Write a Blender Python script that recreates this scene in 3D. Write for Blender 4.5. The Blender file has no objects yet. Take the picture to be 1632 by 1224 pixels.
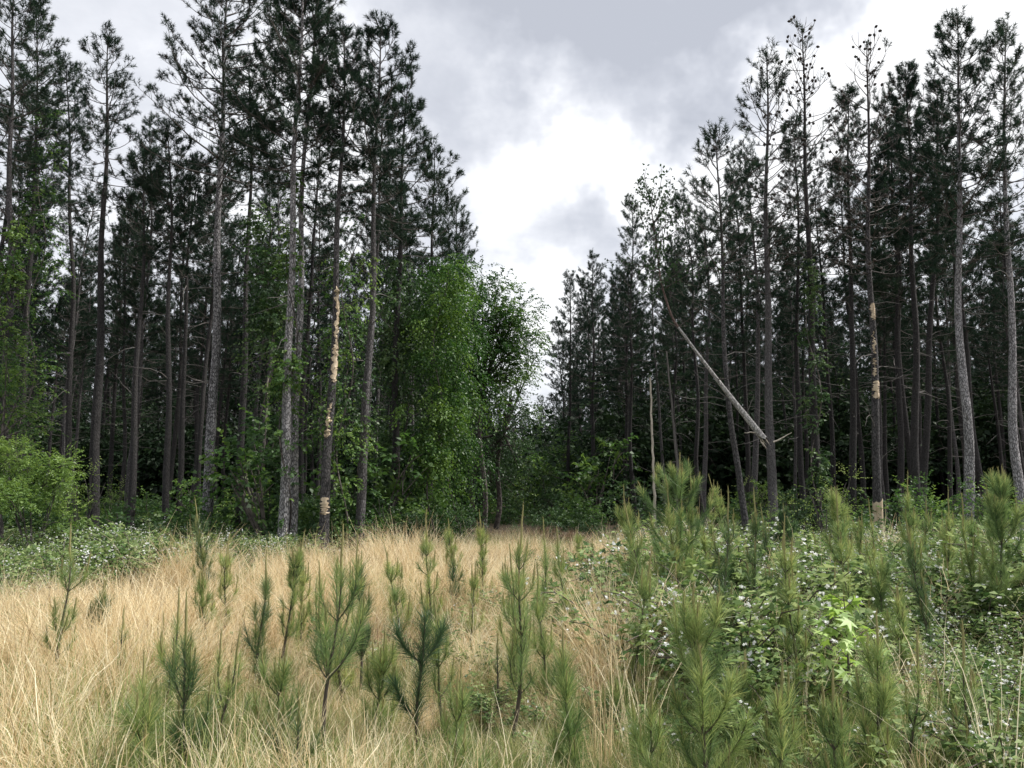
import bpy, math
import numpy as np

# ------------------------------------------------------------------ camera, sky, sun, exposure
S = bpy.context.scene
C = S.collection
EYE, FPX, HORIZON = 1.7, 1281.0, 790.0          # eye height; focal length and horizon of the photograph in its own pixels
PITCH = math.atan((HORIZON - 612.0) / FPX)
cam_d = bpy.data.cameras.new('camera')
cam_d.sensor_width = 36.0
cam_d.lens = 36.0 * FPX / 1632.0
cam_d.clip_start, cam_d.clip_end = 0.1, 3000.0
cam = bpy.data.objects.new('camera', cam_d)
C.objects.link(cam)
cam.location = (0, 0, EYE)
cam.rotation_euler = (math.pi / 2 + PITCH, 0, 0)
S.camera = cam

SUN_ELEV, SUN_AZ = math.radians(54), math.radians(82)      # azimuth to the right of the view direction (+Y)
sun_d = bpy.data.lights.new('sun', 'SUN')
sun_d.energy, sun_d.angle, sun_d.color = 3.9, math.radians(8), (1.0, 0.96, 0.9)
sun = bpy.data.objects.new('sun', sun_d)
C.objects.link(sun)
sun.rotation_euler = (math.pi / 2 - SUN_ELEV, 0, -SUN_AZ + math.pi)
sun.location = (0, 0, 60)

S.view_settings.view_transform = 'Standard'
S.view_settings.look = 'None'
S.view_settings.exposure = 0.74
S.view_settings.gamma = 1.0
S.view_settings.use_curve_mapping = False
S.cycles.max_bounces = 6
S.cycles.diffuse_bounces = 3
S.cycles.transmission_bounces = 3
S.cycles.transparent_max_bounces = 4
S.cycles.use_denoising = True
S.render.film_transparent = False


def unproject(px, py, d):
    """A pixel of the photograph at ground distance d along the view: its place in the world."""
    c, v = (px - 816.0) / FPX, (612.0 - py) / FPX
    dy = math.cos(PITCH) - v * math.sin(PITCH)
    dz = math.sin(PITCH) + v * math.cos(PITCH)
    s = d / dy
    return np.array([c * s, d, EYE + s * dz])


def world():
    w = bpy.data.worlds.new('World')
    S.world = w
    w.use_nodes = True
    nt = w.node_tree
    nt.nodes.clear()
    N, L = nt.nodes.new, nt.links.new

    def m(op, a, b=None, c=None, clamp=False):
        n = N('ShaderNodeMath')
        n.operation, n.use_clamp = op, clamp
        for i, x in enumerate((a, b, c)):
            if x is None:
                continue
            if isinstance(x, (int, float)):
                n.inputs[i].default_value = x
            else:
                L(x, n.inputs[i])
        return n.outputs[0]
    out = N('ShaderNodeOutputWorld')
    bg = N('ShaderNodeBackground')
    bg.inputs['Strength'].default_value = 0.1
    sky = N('ShaderNodeTexSky')
    sky.sky_type = 'NISHITA'
    sky.sun_disc = False
    sky.sun_elevation, sky.sun_rotation = SUN_ELEV, SUN_AZ
    tc = N('ShaderNodeTexCoord')
    # cloud deck: direction projected on a layer overhead
    sep = N('ShaderNodeSeparateXYZ')
    L(tc.outputs['Generated'], sep.inputs[0])
    zz = m('ADD', m('MAXIMUM', sep.outputs['Z'], 0.0), 0.22)
    cx = N('ShaderNodeCombineXYZ')
    L(m('DIVIDE', sep.outputs['X'], zz), cx.inputs[0])
    L(m('DIVIDE', sep.outputs['Y'], zz), cx.inputs[1])

    def noise(vec, scale, detail, rough=0.55, dist=0.0, off=(0, 0, 0)):
        mp = N('ShaderNodeMapping')
        mp.inputs['Location'].default_value = off
        L(vec, mp.inputs[0])
        n = N('ShaderNodeTexNoise')
        n.inputs['Scale'].default_value = scale
        n.inputs['Detail'].default_value = detail
        n.inputs['Roughness'].default_value = rough
        n.inputs['Distortion'].default_value = dist
        L(mp.outputs[0], n.inputs['Vector'])
        return n
    n1 = noise(cx.outputs[0], 1.5, 7, 0.55, 0.3, (3.1, 0.7, 0))
    n2 = noise(cx.outputs[0], 4.5, 6, 0.6, 0.2, (7.0, 2.0, 1))
    dens = m('ADD', m('MULTIPLY', m('SUBTRACT', n1.outputs['Fac'], 0.5), 1.5), m('MULTIPLY', m('SUBTRACT', n2.outputs['Fac'], 0.5), 1.1))
    # the cloud masses of this day, each about its own direction, edges broken by noise
    wn = noise(tc.outputs['Generated'], 5.0, 5, 0.6, 0.0, (1, 2, 3))
    wv = N('ShaderNodeVectorMath')
    wv.operation = 'MULTIPLY_ADD'
    L(wn.outputs['Color'], wv.inputs[0])
    wv.inputs[1].default_value = (0.34, 0.34, 0.34)
    L(tc.outputs['Generated'], wv.inputs[2])
    wo = N('ShaderNodeVectorMath')
    wo.operation = 'SUBTRACT'
    L(wv.outputs[0], wo.inputs[0])
    wo.inputs[1].default_value = (0.17, 0.17, 0.17)
    total = m('ADD', dens, 0.08)
    for px, py, rad, amt in CLOUDS:
        d = unproject(px, py, 10.0) - np.array([0, 0, EYE])
        d /= np.linalg.norm(d)
        dist = N('ShaderNodeVectorMath')
        dist.operation = 'DISTANCE'
        L(wo.outputs[0], dist.inputs[0])
        dist.inputs[1].default_value = d
        f = m('SUBTRACT', 1.0, m('DIVIDE', dist.outputs['Value'], rad), clamp=True)
        f = m('MULTIPLY', m('MULTIPLY', f, f), m('SUBTRACT', 3.0, m('MULTIPLY', f, 2.0)))
        total = m('ADD', total, m('MULTIPLY', f, amt))
    ramp = N('ShaderNodeValToRGB')
    L(m('ADD', m('MULTIPLY', total, 0.6), 0.45, clamp=True), ramp.inputs[0])
    e = ramp.color_ramp.elements
    e[0].position, e[0].color = 0.0, (1.0, 1.0, 1.0, 1)
    e[1].position, e[1].color = 1.0, (0.47, 0.49, 0.545, 1)
    for p, c in ((0.30, (0.93, 0.94, 0.96, 1)), (0.46, (0.75, 0.765, 0.81, 1)), (0.72, (0.58, 0.60, 0.655, 1))):
        x = e.new(p)
        x.color = c
    gain = N('ShaderNodeVectorMath')
    gain.operation = 'SCALE'
    L(ramp.outputs['Color'], gain.inputs[0])
    gain.inputs['Scale'].default_value = 7.4           # the Background runs at 0.1
    mix = N('ShaderNodeMix')
    mix.data_type = 'RGBA'
    mix.inputs['Factor'].default_value = 0.93
    L(sky.outputs['Color'], mix.inputs[6])
    L(gain.outputs[0], mix.inputs[7])
    L(mix.outputs[2], bg.inputs['Color'])
    L(bg.outputs[0], out.inputs['Surface'])


# (pixel x, y, angular radius, amount): + is grey cloud, - is bright thin cloud
CLOUDS = [(900, 60, 0.36, 0.6), (700, 90, 0.22, 0.25), (1010, 130, 0.18, 0.45), (920, 270, 0.20, -1.2), (790, 280, 0.13, -0.9), (1060, 260, 0.16, -0.8),
          (1150, 330, 0.18, -0.7), (850, 378, 0.12, 0.95), (970, 378, 0.11, 0.75), (850, 450, 0.11, -0.8), (860, 590, 0.2, -0.25), (760, 420, 0.08, -0.4),
          (1530, 70, 0.2, -1.1), (1290, 220, 0.18, -0.7), (1640, 20, 0.25, -0.7), (660, 230, 0.14, 0.3), (300, 290, 0.25, -0.35),
          (230, 60, 0.25, 0.2), (1270, 40, 0.17, 0.75), (1120, 90, 0.2, 0.4), (560, 150, 0.16, -0.5), (720, 130, 0.09, -0.45), (1040, 30, 0.07, -0.4), (860, 130, 0.06, -0.3)]
world()

# ------------------------------------------------------------------ materials
MATS = {}


def mat(name, build):
    if name not in MATS:
        m = bpy.data.materials.new(name)
        m.use_nodes = True
        m.node_tree.nodes.clear()
        build(m.node_tree)
        MATS[name] = m
    return MATS[name]


def leaf_mat(name, stops, trans=0.35, gloss=0.06, rough=0.5, obj_var=0.25, pos_var=0.0, pos_scale=0.45):
    """Foliage: colour from each leaf's own tint (mesh attribute) shifted a little per object, diffuse + translucent + a little gloss."""
    def build(nt):
        N, L = nt.nodes.new, nt.links.new
        out = N('ShaderNodeOutputMaterial')
        at = N('ShaderNodeAttribute')
        at.attribute_name = 'tint'
        oi = N('ShaderNodeObjectInfo')
        ad = N('ShaderNodeMath')
        ad.operation = 'MULTIPLY_ADD'
        L(oi.outputs['Random'], ad.inputs[0])
        ad.inputs[1].default_value = obj_var
        sub = N('ShaderNodeMath')
        sub.operation = 'SUBTRACT'
        L(at.outputs['Fac'], sub.inputs[0])
        sub.inputs[1].default_value = obj_var / 2
        L(sub.outputs[0], ad.inputs[2])
        r = N('ShaderNodeValToRGB')
        src = ad.outputs[0]
        if pos_var:
            gp = N('ShaderNodeNewGeometry')
            pn = N('ShaderNodeTexNoise')
            pn.inputs['Scale'].default_value = pos_scale
            pn.inputs['Detail'].default_value = 4
            L(gp.outputs['Position'], pn.inputs['Vector'])
            pm = N('ShaderNodeMath')
            pm.operation = 'MULTIPLY_ADD'
            L(pn.outputs['Fac'], pm.inputs[0])
            pm.inputs[1].default_value = pos_var
            ps = N('ShaderNodeMath')
            ps.operation = 'SUBTRACT'
            L(src, ps.inputs[0])
            ps.inputs[1].default_value = pos_var * 0.5
            L(ps.outputs[0], pm.inputs[2])
            src = pm.outputs[0]
        L(src, r.inputs[0])
        e = r.color_ramp.elements
        e[0].position, e[0].color = stops[0][0], (*stops[0][1], 1)
        e[1].position, e[1].color = stops[-1][0], (*stops[-1][1], 1)
        for p, c in stops[1:-1]:
            x = e.new(p)
            x.color = (*c, 1)
        df = N('ShaderNodeBsdfDiffuse')
        L(r.outputs['Color'], df.inputs['Color'])
        tr = N('ShaderNodeBsdfTranslucent')
        hs = N('ShaderNodeHueSaturation')
        hs.inputs['Hue'].default_value = 0.485
        hs.inputs['Saturation'].default_value = 1.1
        hs.inputs['Value'].default_value = 1.15
        L(r.outputs['Color'], hs.inputs['Color'])
        L(hs.outputs[0], tr.inputs['Color'])
        mx = N('ShaderNodeMixShader')
        mx.inputs[0].default_value = trans
        L(df.outputs[0], mx.inputs[1])
        L(tr.outputs[0], mx.inputs[2])
        gl = N('ShaderNodeBsdfGlossy')
        gl.inputs['Roughness'].default_value = rough
        mg = N('ShaderNodeMixShader')
        mg.inputs[0].default_value = gloss
        L(mx.outputs[0], mg.inputs[1])
        L(gl.outputs[0], mg.inputs[2])
        L(mg.outputs[0], out.inputs['Surface'])
    return mat(name, build)


def bark_mat(name, dark, light, scale=(15, 15, 5.0), bump=0.6, obj_var=0.3):
    """Plated bark: stretched cells with dark fissures between pale plates."""
    def build(nt):
        N, L = nt.nodes.new, nt.links.new
        out = N('ShaderNodeOutputMaterial')
        bs = N('ShaderNodeBsdfPrincipled')
        bs.inputs['Roughness'].default_value = 0.9
        tc = N('ShaderNodeTexCoord')
        oi = N('ShaderNodeObjectInfo')
        mp = N('ShaderNodeMapping')
        mp.inputs['Scale'].default_value = scale
        L(tc.outputs['Object'], mp.inputs[0])
        of = N('ShaderNodeVectorMath')
        of.operation = 'SCALE'
        L(oi.outputs['Random'], of.inputs['Scale'])
        of.inputs[0].default_value = (40, 20, 30)
        L(of.outputs[0], mp.inputs['Location'])
        ns = N('ShaderNodeTexNoise')
        ns.inputs['Scale'].default_value = 2.0
        ns.inputs['Detail'].default_value = 6
        L(mp.outputs[0], ns.inputs['Vector'])
        wv = N('ShaderNodeVectorMath')
        wv.operation = 'MULTIPLY_ADD'
        L(ns.outputs['Color'], wv.inputs[0])
        wv.inputs[1].default_value = (0.5, 0.5, 0.5)
        L(mp.outputs[0], wv.inputs[2])
        vo = N('ShaderNodeTexVoronoi')
        vo.feature = 'DISTANCE_TO_EDGE'
        L(wv.outputs[0], vo.inputs['Vector'])
        vo.inputs['Scale'].default_value = 1.6
        rp = N('ShaderNodeValToRGB')
        rp.color_ramp.elements[0].position, rp.color_ramp.elements[1].position = 0.02, 0.22
        L(vo.outputs['Distance'], rp.inputs[0])
        n2 = N('ShaderNodeTexNoise')
        n2.inputs['Scale'].default_value = 0.7
        n2.inputs['Detail'].default_value = 4
        L(mp.outputs[0], n2.inputs['Vector'])
        mu = N('ShaderNodeMath')
        mu.operation = 'MULTIPLY'
        L(rp.outputs['Color'], mu.inputs[0])
        L(n2.outputs['Fac'], mu.inputs[1])
        m2 = N('ShaderNodeMath')
        m2.operation = 'MULTIPLY_ADD'
        L(oi.outputs['Random'], m2.inputs[0])
        m2.inputs[1].default_value = obj_var
        L(mu.outputs[0], m2.inputs[2])
        cr = N('ShaderNodeValToRGB')
        cr.color_ramp.elements[0].color, cr.color_ramp.elements[1].color = (*dark, 1), (*light, 1)
        cr.color_ramp.elements[0].position, cr.color_ramp.elements[1].position = 0.05, 0.75
        L(m2.outputs[0], cr.inputs[0])
        L(cr.outputs[0], bs.inputs['Base Color'])
        bp = N('ShaderNodeBump')
        bp.inputs['Strength'].default_value = bump
        bp.inputs['Distance'].default_value = 0.04
        L(rp.outputs['Color'], bp.inputs['Height'])
        L(bp.outputs[0], bs.inputs['Normal'])
        L(bs.outputs[0], out.inputs['Surface'])
    return mat(name, build)


def wood_mat(name, a, b, scale=(14, 14, 1.2)):
    def build(nt):
        N, L = nt.nodes.new, nt.links.new
        out = N('ShaderNodeOutputMaterial')
        bs = N('ShaderNodeBsdfPrincipled')
        bs.inputs['Roughness'].default_value = 0.75
        tc = N('ShaderNodeTexCoord')
        mp = N('ShaderNodeMapping')
        mp.inputs['Scale'].default_value = scale
        L(tc.outputs['Object'], mp.inputs[0])
        ns = N('ShaderNodeTexNoise')
        ns.inputs['Scale'].default_value = 1.5
        ns.inputs['Detail'].default_value = 6
        L(mp.outputs[0], ns.inputs['Vector'])
        cr = N('ShaderNodeValToRGB')
        cr.color_ramp.elements[0].color, cr.color_ramp.elements[1].color = (*a, 1), (*b, 1)
        cr.color_ramp.elements[0].position, cr.color_ramp.elements[1].position = 0.3, 0.7
        L(ns.outputs['Fac'], cr.inputs[0])
        L(cr.outputs[0], bs.inputs['Base Color'])
        L(bs.outputs[0], out.inputs['Surface'])
    return mat(name, build)


M_NEEDLE = leaf_mat('pine_needles', [(0, (0.009, 0.019, 0.014)), (0.5, (0.024, 0.047, 0.030)), (1, (0.08, 0.115, 0.06))], 0.28, 0.012)
M_CONE = wood_mat('pine_cones', (0.02, 0.016, 0.014), (0.06, 0.045, 0.035), (9, 9, 9))
M_TWIG = wood_mat('dark_twigs', (0.035, 0.03, 0.028), (0.085, 0.07, 0.06))
M_DEAD = wood_mat('dead_wood', (0.05, 0.045, 0.042), (0.17, 0.155, 0.145))
M_BARE = wood_mat('bare_wood', (0.40, 0.30, 0.19), (0.66, 0.55, 0.40), (9, 9, 1.6))
M_PALE = wood_mat('weathered_wood', (0.30, 0.26, 0.21), (0.60, 0.54, 0.45))
M_BARK = bark_mat('pine_bark', (0.018, 0.017, 0.017), (0.135, 0.126, 0.128))
M_BARKG = bark_mat('grey_pine_bark', (0.04, 0.038, 0.04), (0.47, 0.455, 0.465), obj_var=0.15)
M_BARKD = bark_mat('dark_pine_bark', (0.010, 0.009, 0.009), (0.048, 0.044, 0.044))
M_SMOOTH = bark_mat('hardwood_bark', (0.035, 0.03, 0.028), (0.15, 0.13, 0.115), (5, 5, 3), 0.3)
M_LEAF = leaf_mat('broad_leaves', [(0, (0.024, 0.058, 0.018)), (0.5, (0.064, 0.140, 0.036)), (1, (0.20, 0.31, 0.08))], 0.45, 0.03)
M_LEAFD = leaf_mat('dark_leaves', [(0, (0.022, 0.05, 0.02)), (0.5, (0.045, 0.10, 0.033)), (1, (0.12, 0.19, 0.07))], 0.38, 0.04)
M_LEAFL = leaf_mat('light_leaves', [(0, (0.11, 0.20, 0.05)), (0.5, (0.25, 0.37, 0.10)), (1, (0.42, 0.52, 0.20))], 0.5, 0.03)
M_LEAF_SHADED = leaf_mat('shade_darkened_leaves', [(0, (0.012, 0.024, 0.013)), (0.5, (0.022, 0.045, 0.020)), (1, (0.05, 0.085, 0.035))], 0.22, 0.02)  # far thicket leaves, colour darkened to paint in the wood's deep shade
M_DEEP = leaf_mat('deep_green_leaves', [(0, (0.018, 0.052, 0.014)), (0.5, (0.042, 0.108, 0.024)), (1, (0.15, 0.26, 0.055))], 0.42, 0.03)
M_LEAFG = leaf_mat('sweetgum_leaves', [(0, (0.20, 0.34, 0.08)), (0.5, (0.34, 0.50, 0.13)), (1, (0.48, 0.62, 0.22))], 0.45, 0.05)
M_BRAMB = leaf_mat('bramble_leaves', [(0, (0.04, 0.085, 0.028)), (0.5, (0.145, 0.22, 0.075)), (1, (0.38, 0.46, 0.22))], 0.4, 0.015, 0.5, 0.3, 0.5, 0.7)
M_PETAL = leaf_mat('white_petals', [(0, (0.74, 0.76, 0.74)), (1, (0.86, 0.86, 0.84))], 0.3, 0.0, 0.5, 0.0)
M_SNEED = leaf_mat('sapling_needles', [(0, (0.07, 0.135, 0.055)), (0.45, (0.19, 0.285, 0.11)), (0.8, (0.35, 0.43, 0.165)), (1, (0.54, 0.57, 0.23))], 0.42, 0.03, 0.4, 0.2)
M_SDARK = leaf_mat('dark_sapling_needles', [(0, (0.026, 0.055, 0.030)), (0.5, (0.075, 0.145, 0.062)), (0.85, (0.18, 0.26, 0.10)), (1, (0.28, 0.30, 0.12))], 0.32, 0.05, 0.4, 0.15)
M_CANDLE = leaf_mat('pine_candles', [(0, (0.20, 0.22, 0.09)), (1, (0.42, 0.38, 0.18))], 0.3, 0.02)
M_STEM = wood_mat('sapling_stem', (0.04, 0.032, 0.026), (0.11, 0.085, 0.065))
M_STRAW = leaf_mat('dry_straw', [(0, (0.30, 0.22, 0.115)), (0.3, (0.60, 0.475, 0.265)), (0.65, (0.80, 0.685, 0.43)), (1, (0.89, 0.82, 0.60))], 0.42, 0.02, 0.5, 0.6, 1.15, 0.8)
M_STRAWB = leaf_mat('brown_straw', [(0, (0.17, 0.115, 0.065)), (0.5, (0.34, 0.24, 0.15)), (1, (0.50, 0.39, 0.26))], 0.35, 0.02, 0.5, 0.35, 0.5, 0.6)
M_GRASS = leaf_mat('green_grass', [(0, (0.07, 0.12, 0.035)), (0.5, (0.19, 0.25, 0.08)), (1, (0.38, 0.43, 0.17))], 0.42, 0.03, 0.5, 0.35, 0.5, 0.6)

# ------------------------------------------------------------------ mesh helpers


class Geo:
    def __init__(self):
        self.V, self.F, self.M, self.T, self.n = [], [], [], [], 0

    def add(self, v, f, m=0, tint=0.5):
        v = np.asarray(v, float).reshape(-1, 3)
        if not len(v):
            return
        f = np.asarray(f, np.int64)
        self.V.append(v)
        self.F.append(f + self.n)
        self.M.append(np.full(len(f), m, np.int32))
        self.T.append(np.broadcast_to(np.asarray(tint, float), (len(v),)).astype(float))
        self.n += len(v)

    def mesh(self, name, mats):
        me = bpy.data.meshes.new(name)
        V = np.concatenate(self.V)
        T = np.concatenate(self.T)
        loops = np.concatenate([f.ravel() for f in self.F])
        sizes = np.concatenate([np.full(len(f), f.shape[1]) for f in self.F])
        starts = np.concatenate([[0], np.cumsum(sizes)[:-1]])
        me.vertices.add(len(V))
        me.vertices.foreach_set('co', V.ravel().astype(np.float32))
        me.loops.add(len(loops))
        me.loops.foreach_set('vertex_index', loops.astype(np.int32))
        me.polygons.add(len(sizes))
        me.polygons.foreach_set('loop_start', starts.astype(np.int32))
        me.polygons.foreach_set('loop_total', sizes.astype(np.int32))
        me.polygons.foreach_set('material_index', np.concatenate(self.M))
        me.polygons.foreach_set('use_smooth', np.ones(len(sizes), bool))
        for m in mats:
            me.materials.append(m)
        a = me.attributes.new('tint', 'FLOAT', 'POINT')
        a.data.foreach_set('value', T.astype(np.float32))
        me.update()
        return me


def nrm(v):
    return v / np.maximum(np.linalg.norm(v, axis=-1, keepdims=True), 1e-9)


def tubes(P, R, k=5):
    """P (B,n,3) centre lines, R (B,n) radii: closed round tubes, verts and quads."""
    P, R = np.asarray(P, float), np.asarray(R, float)
    if P.ndim == 2:
        P, R = P[None], R[None]
    B, n, _ = P.shape
    T = nrm(np.gradient(P, axis=1))
    mean = nrm(P[:, -1] - P[:, 0])
    ref = np.where(np.abs(mean[:, 2:3]) < 0.8, np.array([[0, 0, 1.0]]), np.array([[1.0, 0, 0]]))[:, None, :]
    U = nrm(np.cross(T, np.broadcast_to(ref, T.shape)))
    W = np.cross(T, U)
    a = np.arange(k) * 2 * math.pi / k
    ring = U[:, :, None, :] * np.cos(a)[None, None, :, None] + W[:, :, None, :] * np.sin(a)[None, None, :, None]
    V = P[:, :, None, :] + ring * R[:, :, None, None]
    i = np.arange(n - 1)[:, None] * k
    j = np.arange(k)[None]
    q = np.stack([i + j, i + (j + 1) % k, i + k + (j + 1) % k, i + k + j], -1).reshape(-1, 4)
    F = (q[None] + (np.arange(B) * n * k)[:, None, None]).reshape(-1, 4)
    return V.reshape(-1, 3), F


def perp(D, rng):
    r = rng.normal(size=D.shape)
    return nrm(np.cross(D, r))


def spikes(g, base, dirs, length, width, rng, m=0, tint=0.5, droop=0.0, seg=1):
    """Needles or blades: thin tapering slips from base along dirs."""
    n = len(base)
    if not n:
        return
    length = np.broadcast_to(np.asarray(length, float), (n,))[:, None]
    width = np.broadcast_to(np.asarray(width, float), (n,))[:, None]
    tint = np.broadcast_to(np.asarray(tint, float), (n,))
    side = perp(dirs, rng) * width / 2
    drp = np.array([0, 0, -1.0])
    if seg == 1:
        tip = base + dirs * length + drp * droop * length
        V = np.stack([base - side, base + side, tip], 1)
        g.add(V.reshape(-1, 3), np.arange(n * 3).reshape(-1, 3), m, np.repeat(tint, 3))
    else:
        rows = []
        for s in range(seg + 1):
            t = s / seg
            p = base + dirs * length * t + drp * droop * length * t * t
            rows.append((p, side * (1 - 0.75 * t ** 2)))
        V = np.stack([x for p, s in rows for x in (p - s, p + s)], 1)
        k = 2 * (seg + 1)
        q = np.array([[2 * s, 2 * s + 1, 2 * s + 3, 2 * s + 2] for s in range(seg)])
        F = (q[None] + (np.arange(n) * k)[:, None, None]).reshape(-1, 4)
        g.add(V.reshape(-1, 3), F, m, np.repeat(tint, k))


def brush(g, A, Bp, per, length, width, ang, rng, m=0, tint=(0.2, 0.9), droop=0.0, seg=1, tipgrad=0.0):
    """Needles set round shoots A->B."""
    A, Bp = np.asarray(A, float), np.asarray(Bp, float)
    n = len(A)
    if not n:
        return
    u = rng.random((n, per)) ** 0.8
    ax = nrm(Bp - A)
    base = (A[:, None] + (Bp - A)[:, None] * u[..., None]).reshape(-1, 3)
    axr = np.repeat(ax, per, 0)
    an = np.clip(rng.normal(ang, 0.28, n * per), 0.05, 2.2)
    # needles lie closer to the shoot at its tip
    an *= (1.15 - 0.5 * u.ravel())
    d = nrm(axr * np.cos(an)[:, None] + perp(axr, rng) * np.sin(an)[:, None])
    t = rng.uniform(tint[0], tint[1], n * per) * 0.6 + np.repeat(rng.uniform(tint[0], tint[1], n), per) * 0.4 + tipgrad * (u.ravel() - 0.5)
    spikes(g, base, d, length * rng.uniform(0.75, 1.1, n * per), width, rng, m, np.clip(t, 0, 1), droop, seg)


def leaf_quads(g, P, D, L, W, rng, m=0, tint=0.5, flat=0.5):
    """Diamond leaves with a fold: P where each starts, D the way it points."""
    n = len(P)
    if not n:
        return
    up = nrm(np.array([0, 0, 1.0]) * flat + rng.normal(size=(n, 3)) * (1 - flat))
    side = nrm(np.cross(D, up))
    nn = np.cross(side, D)
    L = np.broadcast_to(np.asarray(L, float), (n,))[:, None]
    W = np.broadcast_to(np.asarray(W, float), (n,))[:, None]
    mid = P + D * L * 0.42
    V = np.stack([P, mid - side * W / 2 + nn * W * 0.16, P + D * L - nn * L * 0.12, mid + side * W / 2 + nn * W * 0.16], 1)
    tint = np.broadcast_to(np.asarray(tint, float), (n,))
    g.add(V.reshape(-1, 3), np.arange(n * 4).reshape(-1, 4), m, np.repeat(tint, 4))


# ------------------------------------------------------------------ scene helpers
def tag(o, label=None, cat=None, group=None, kind=None):
    for k, v in (('label', label), ('category', cat), ('group', group), ('kind', kind)):
        if v:
            o[k] = v
    return o


def link(name, me, parent=None):
    o = bpy.data.objects.new(name, me)
    C.objects.link(o)
    if parent is not None:
        o.parent = parent
    return o


def thing(name, label, cat, loc=(0, 0, 0), group=None, rz=0.0, sc=1.0):
    o = bpy.data.objects.new(name, None)
    o.empty_display_size = 0.2
    C.objects.link(o)
    o.location = loc
    o.rotation_euler = (0, 0, rz)
    o.scale = (sc, sc, sc)
    return tag(o, label, cat, group)


def copy_thing(src, loc, rz, sc, label, group):
    r = src.copy()
    C.objects.link(r)
    r.location, r.rotation_euler, r.scale = loc, (0, 0, rz), (sc, sc, sc)
    r['label'] = label
    if group:
        r['group'] = group
    for ch in KIDS[src.name]:
        c = ch.copy()
        C.objects.link(c)
        c.parent = r
    return r


KIDS = {}
GX0, GY0 = 0.37, 1.3


def gz(x, y):
    r = np.hypot(x, y)
    return 0.05 * np.sin(x * 0.37 + 1.3) * np.cos(y * 0.31) + 0.035 * np.sin(x * 0.9 + y * 0.7) - 0.05 * np.exp(-r / 3)


def ground_pt(px, d):
    """Where the ground at distance d shows at pixel column px."""
    v = math.tan(math.atan(-EYE / d) - PITCH)
    s = d / (math.cos(PITCH) - v * math.sin(PITCH))
    x = (px - 816.0) / FPX * s
    return np.array([x, d, float(gz(x, d))])


def ground_y(d):
    return 612.0 - FPX * math.tan(math.atan(-EYE / d) - PITCH)


# ------------------------------------------------------------------ ground
def ground():
    a = np.linspace(-1, 1, 241)
    xs = np.sign(a) * (np.abs(a) ** 2.6) * 600
    X, Y = np.meshgrid(xs, xs + 12.0, indexing='ij')
    Z = gz(X, Y) * np.exp(-np.hypot(X, Y) / 120)
    V = np.stack([X, Y, Z], -1).reshape(-1, 3)
    n = len(a)
    i = np.arange(n - 1)[:, None] * n + np.arange(n - 1)[None]
    F = np.stack([i, i + n, i + n + 1, i + 1], -1).reshape(-1, 4)
    g = Geo()
    g.add(V, F)

    def build(nt):
        N, L = nt.nodes.new, nt.links.new
        out = N('ShaderNodeOutputMaterial')
        bs = N('ShaderNodeBsdfPrincipled')
        bs.inputs['Roughness'].default_value = 1.0
        tc = N('ShaderNodeTexCoord')
        n1 = N('ShaderNodeTexNoise')
        n1.inputs['Scale'].default_value = 0.9
        n1.inputs['Detail'].default_value = 8
        L(tc.outputs['Object'], n1.inputs['Vector'])
        n2 = N('ShaderNodeTexNoise')
        n2.inputs['Scale'].default_value = 26
        n2.inputs['Detail'].default_value = 6
        L(tc.outputs['Object'], n2.inputs['Vector'])
        md = N('ShaderNodeMath')
        md.operation = 'MULTIPLY'
        L(n1.outputs['Fac'], md.inputs[0])
        L(n2.outputs['Fac'], md.inputs[1])
        r = N('ShaderNodeValToRGB')
        L(md.outputs[0], r.inputs[0])
        e = r.color_ramp.elements
        e[0].position, e[0].color = 0.1, (0.03, 0.024, 0.016, 1)
        e[1].position, e[1].color = 0.45, (0.16, 0.115, 0.065, 1)
        L(r.outputs[0], bs.inputs['Base Color'])
        bp = N('ShaderNodeBump')
        bp.inputs['Distance'].default_value = 0.03
        L(n2.outputs['Fac'], bp.inputs['Height'])
        L(bp.outputs[0], bs.inputs['Normal'])
        L(bs.outputs[0], out.inputs['Surface'])
    o = link('ground', g.mesh('ground', [mat('needle_litter_ground', build)]))
    tag(o, kind='structure')


ground()


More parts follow.
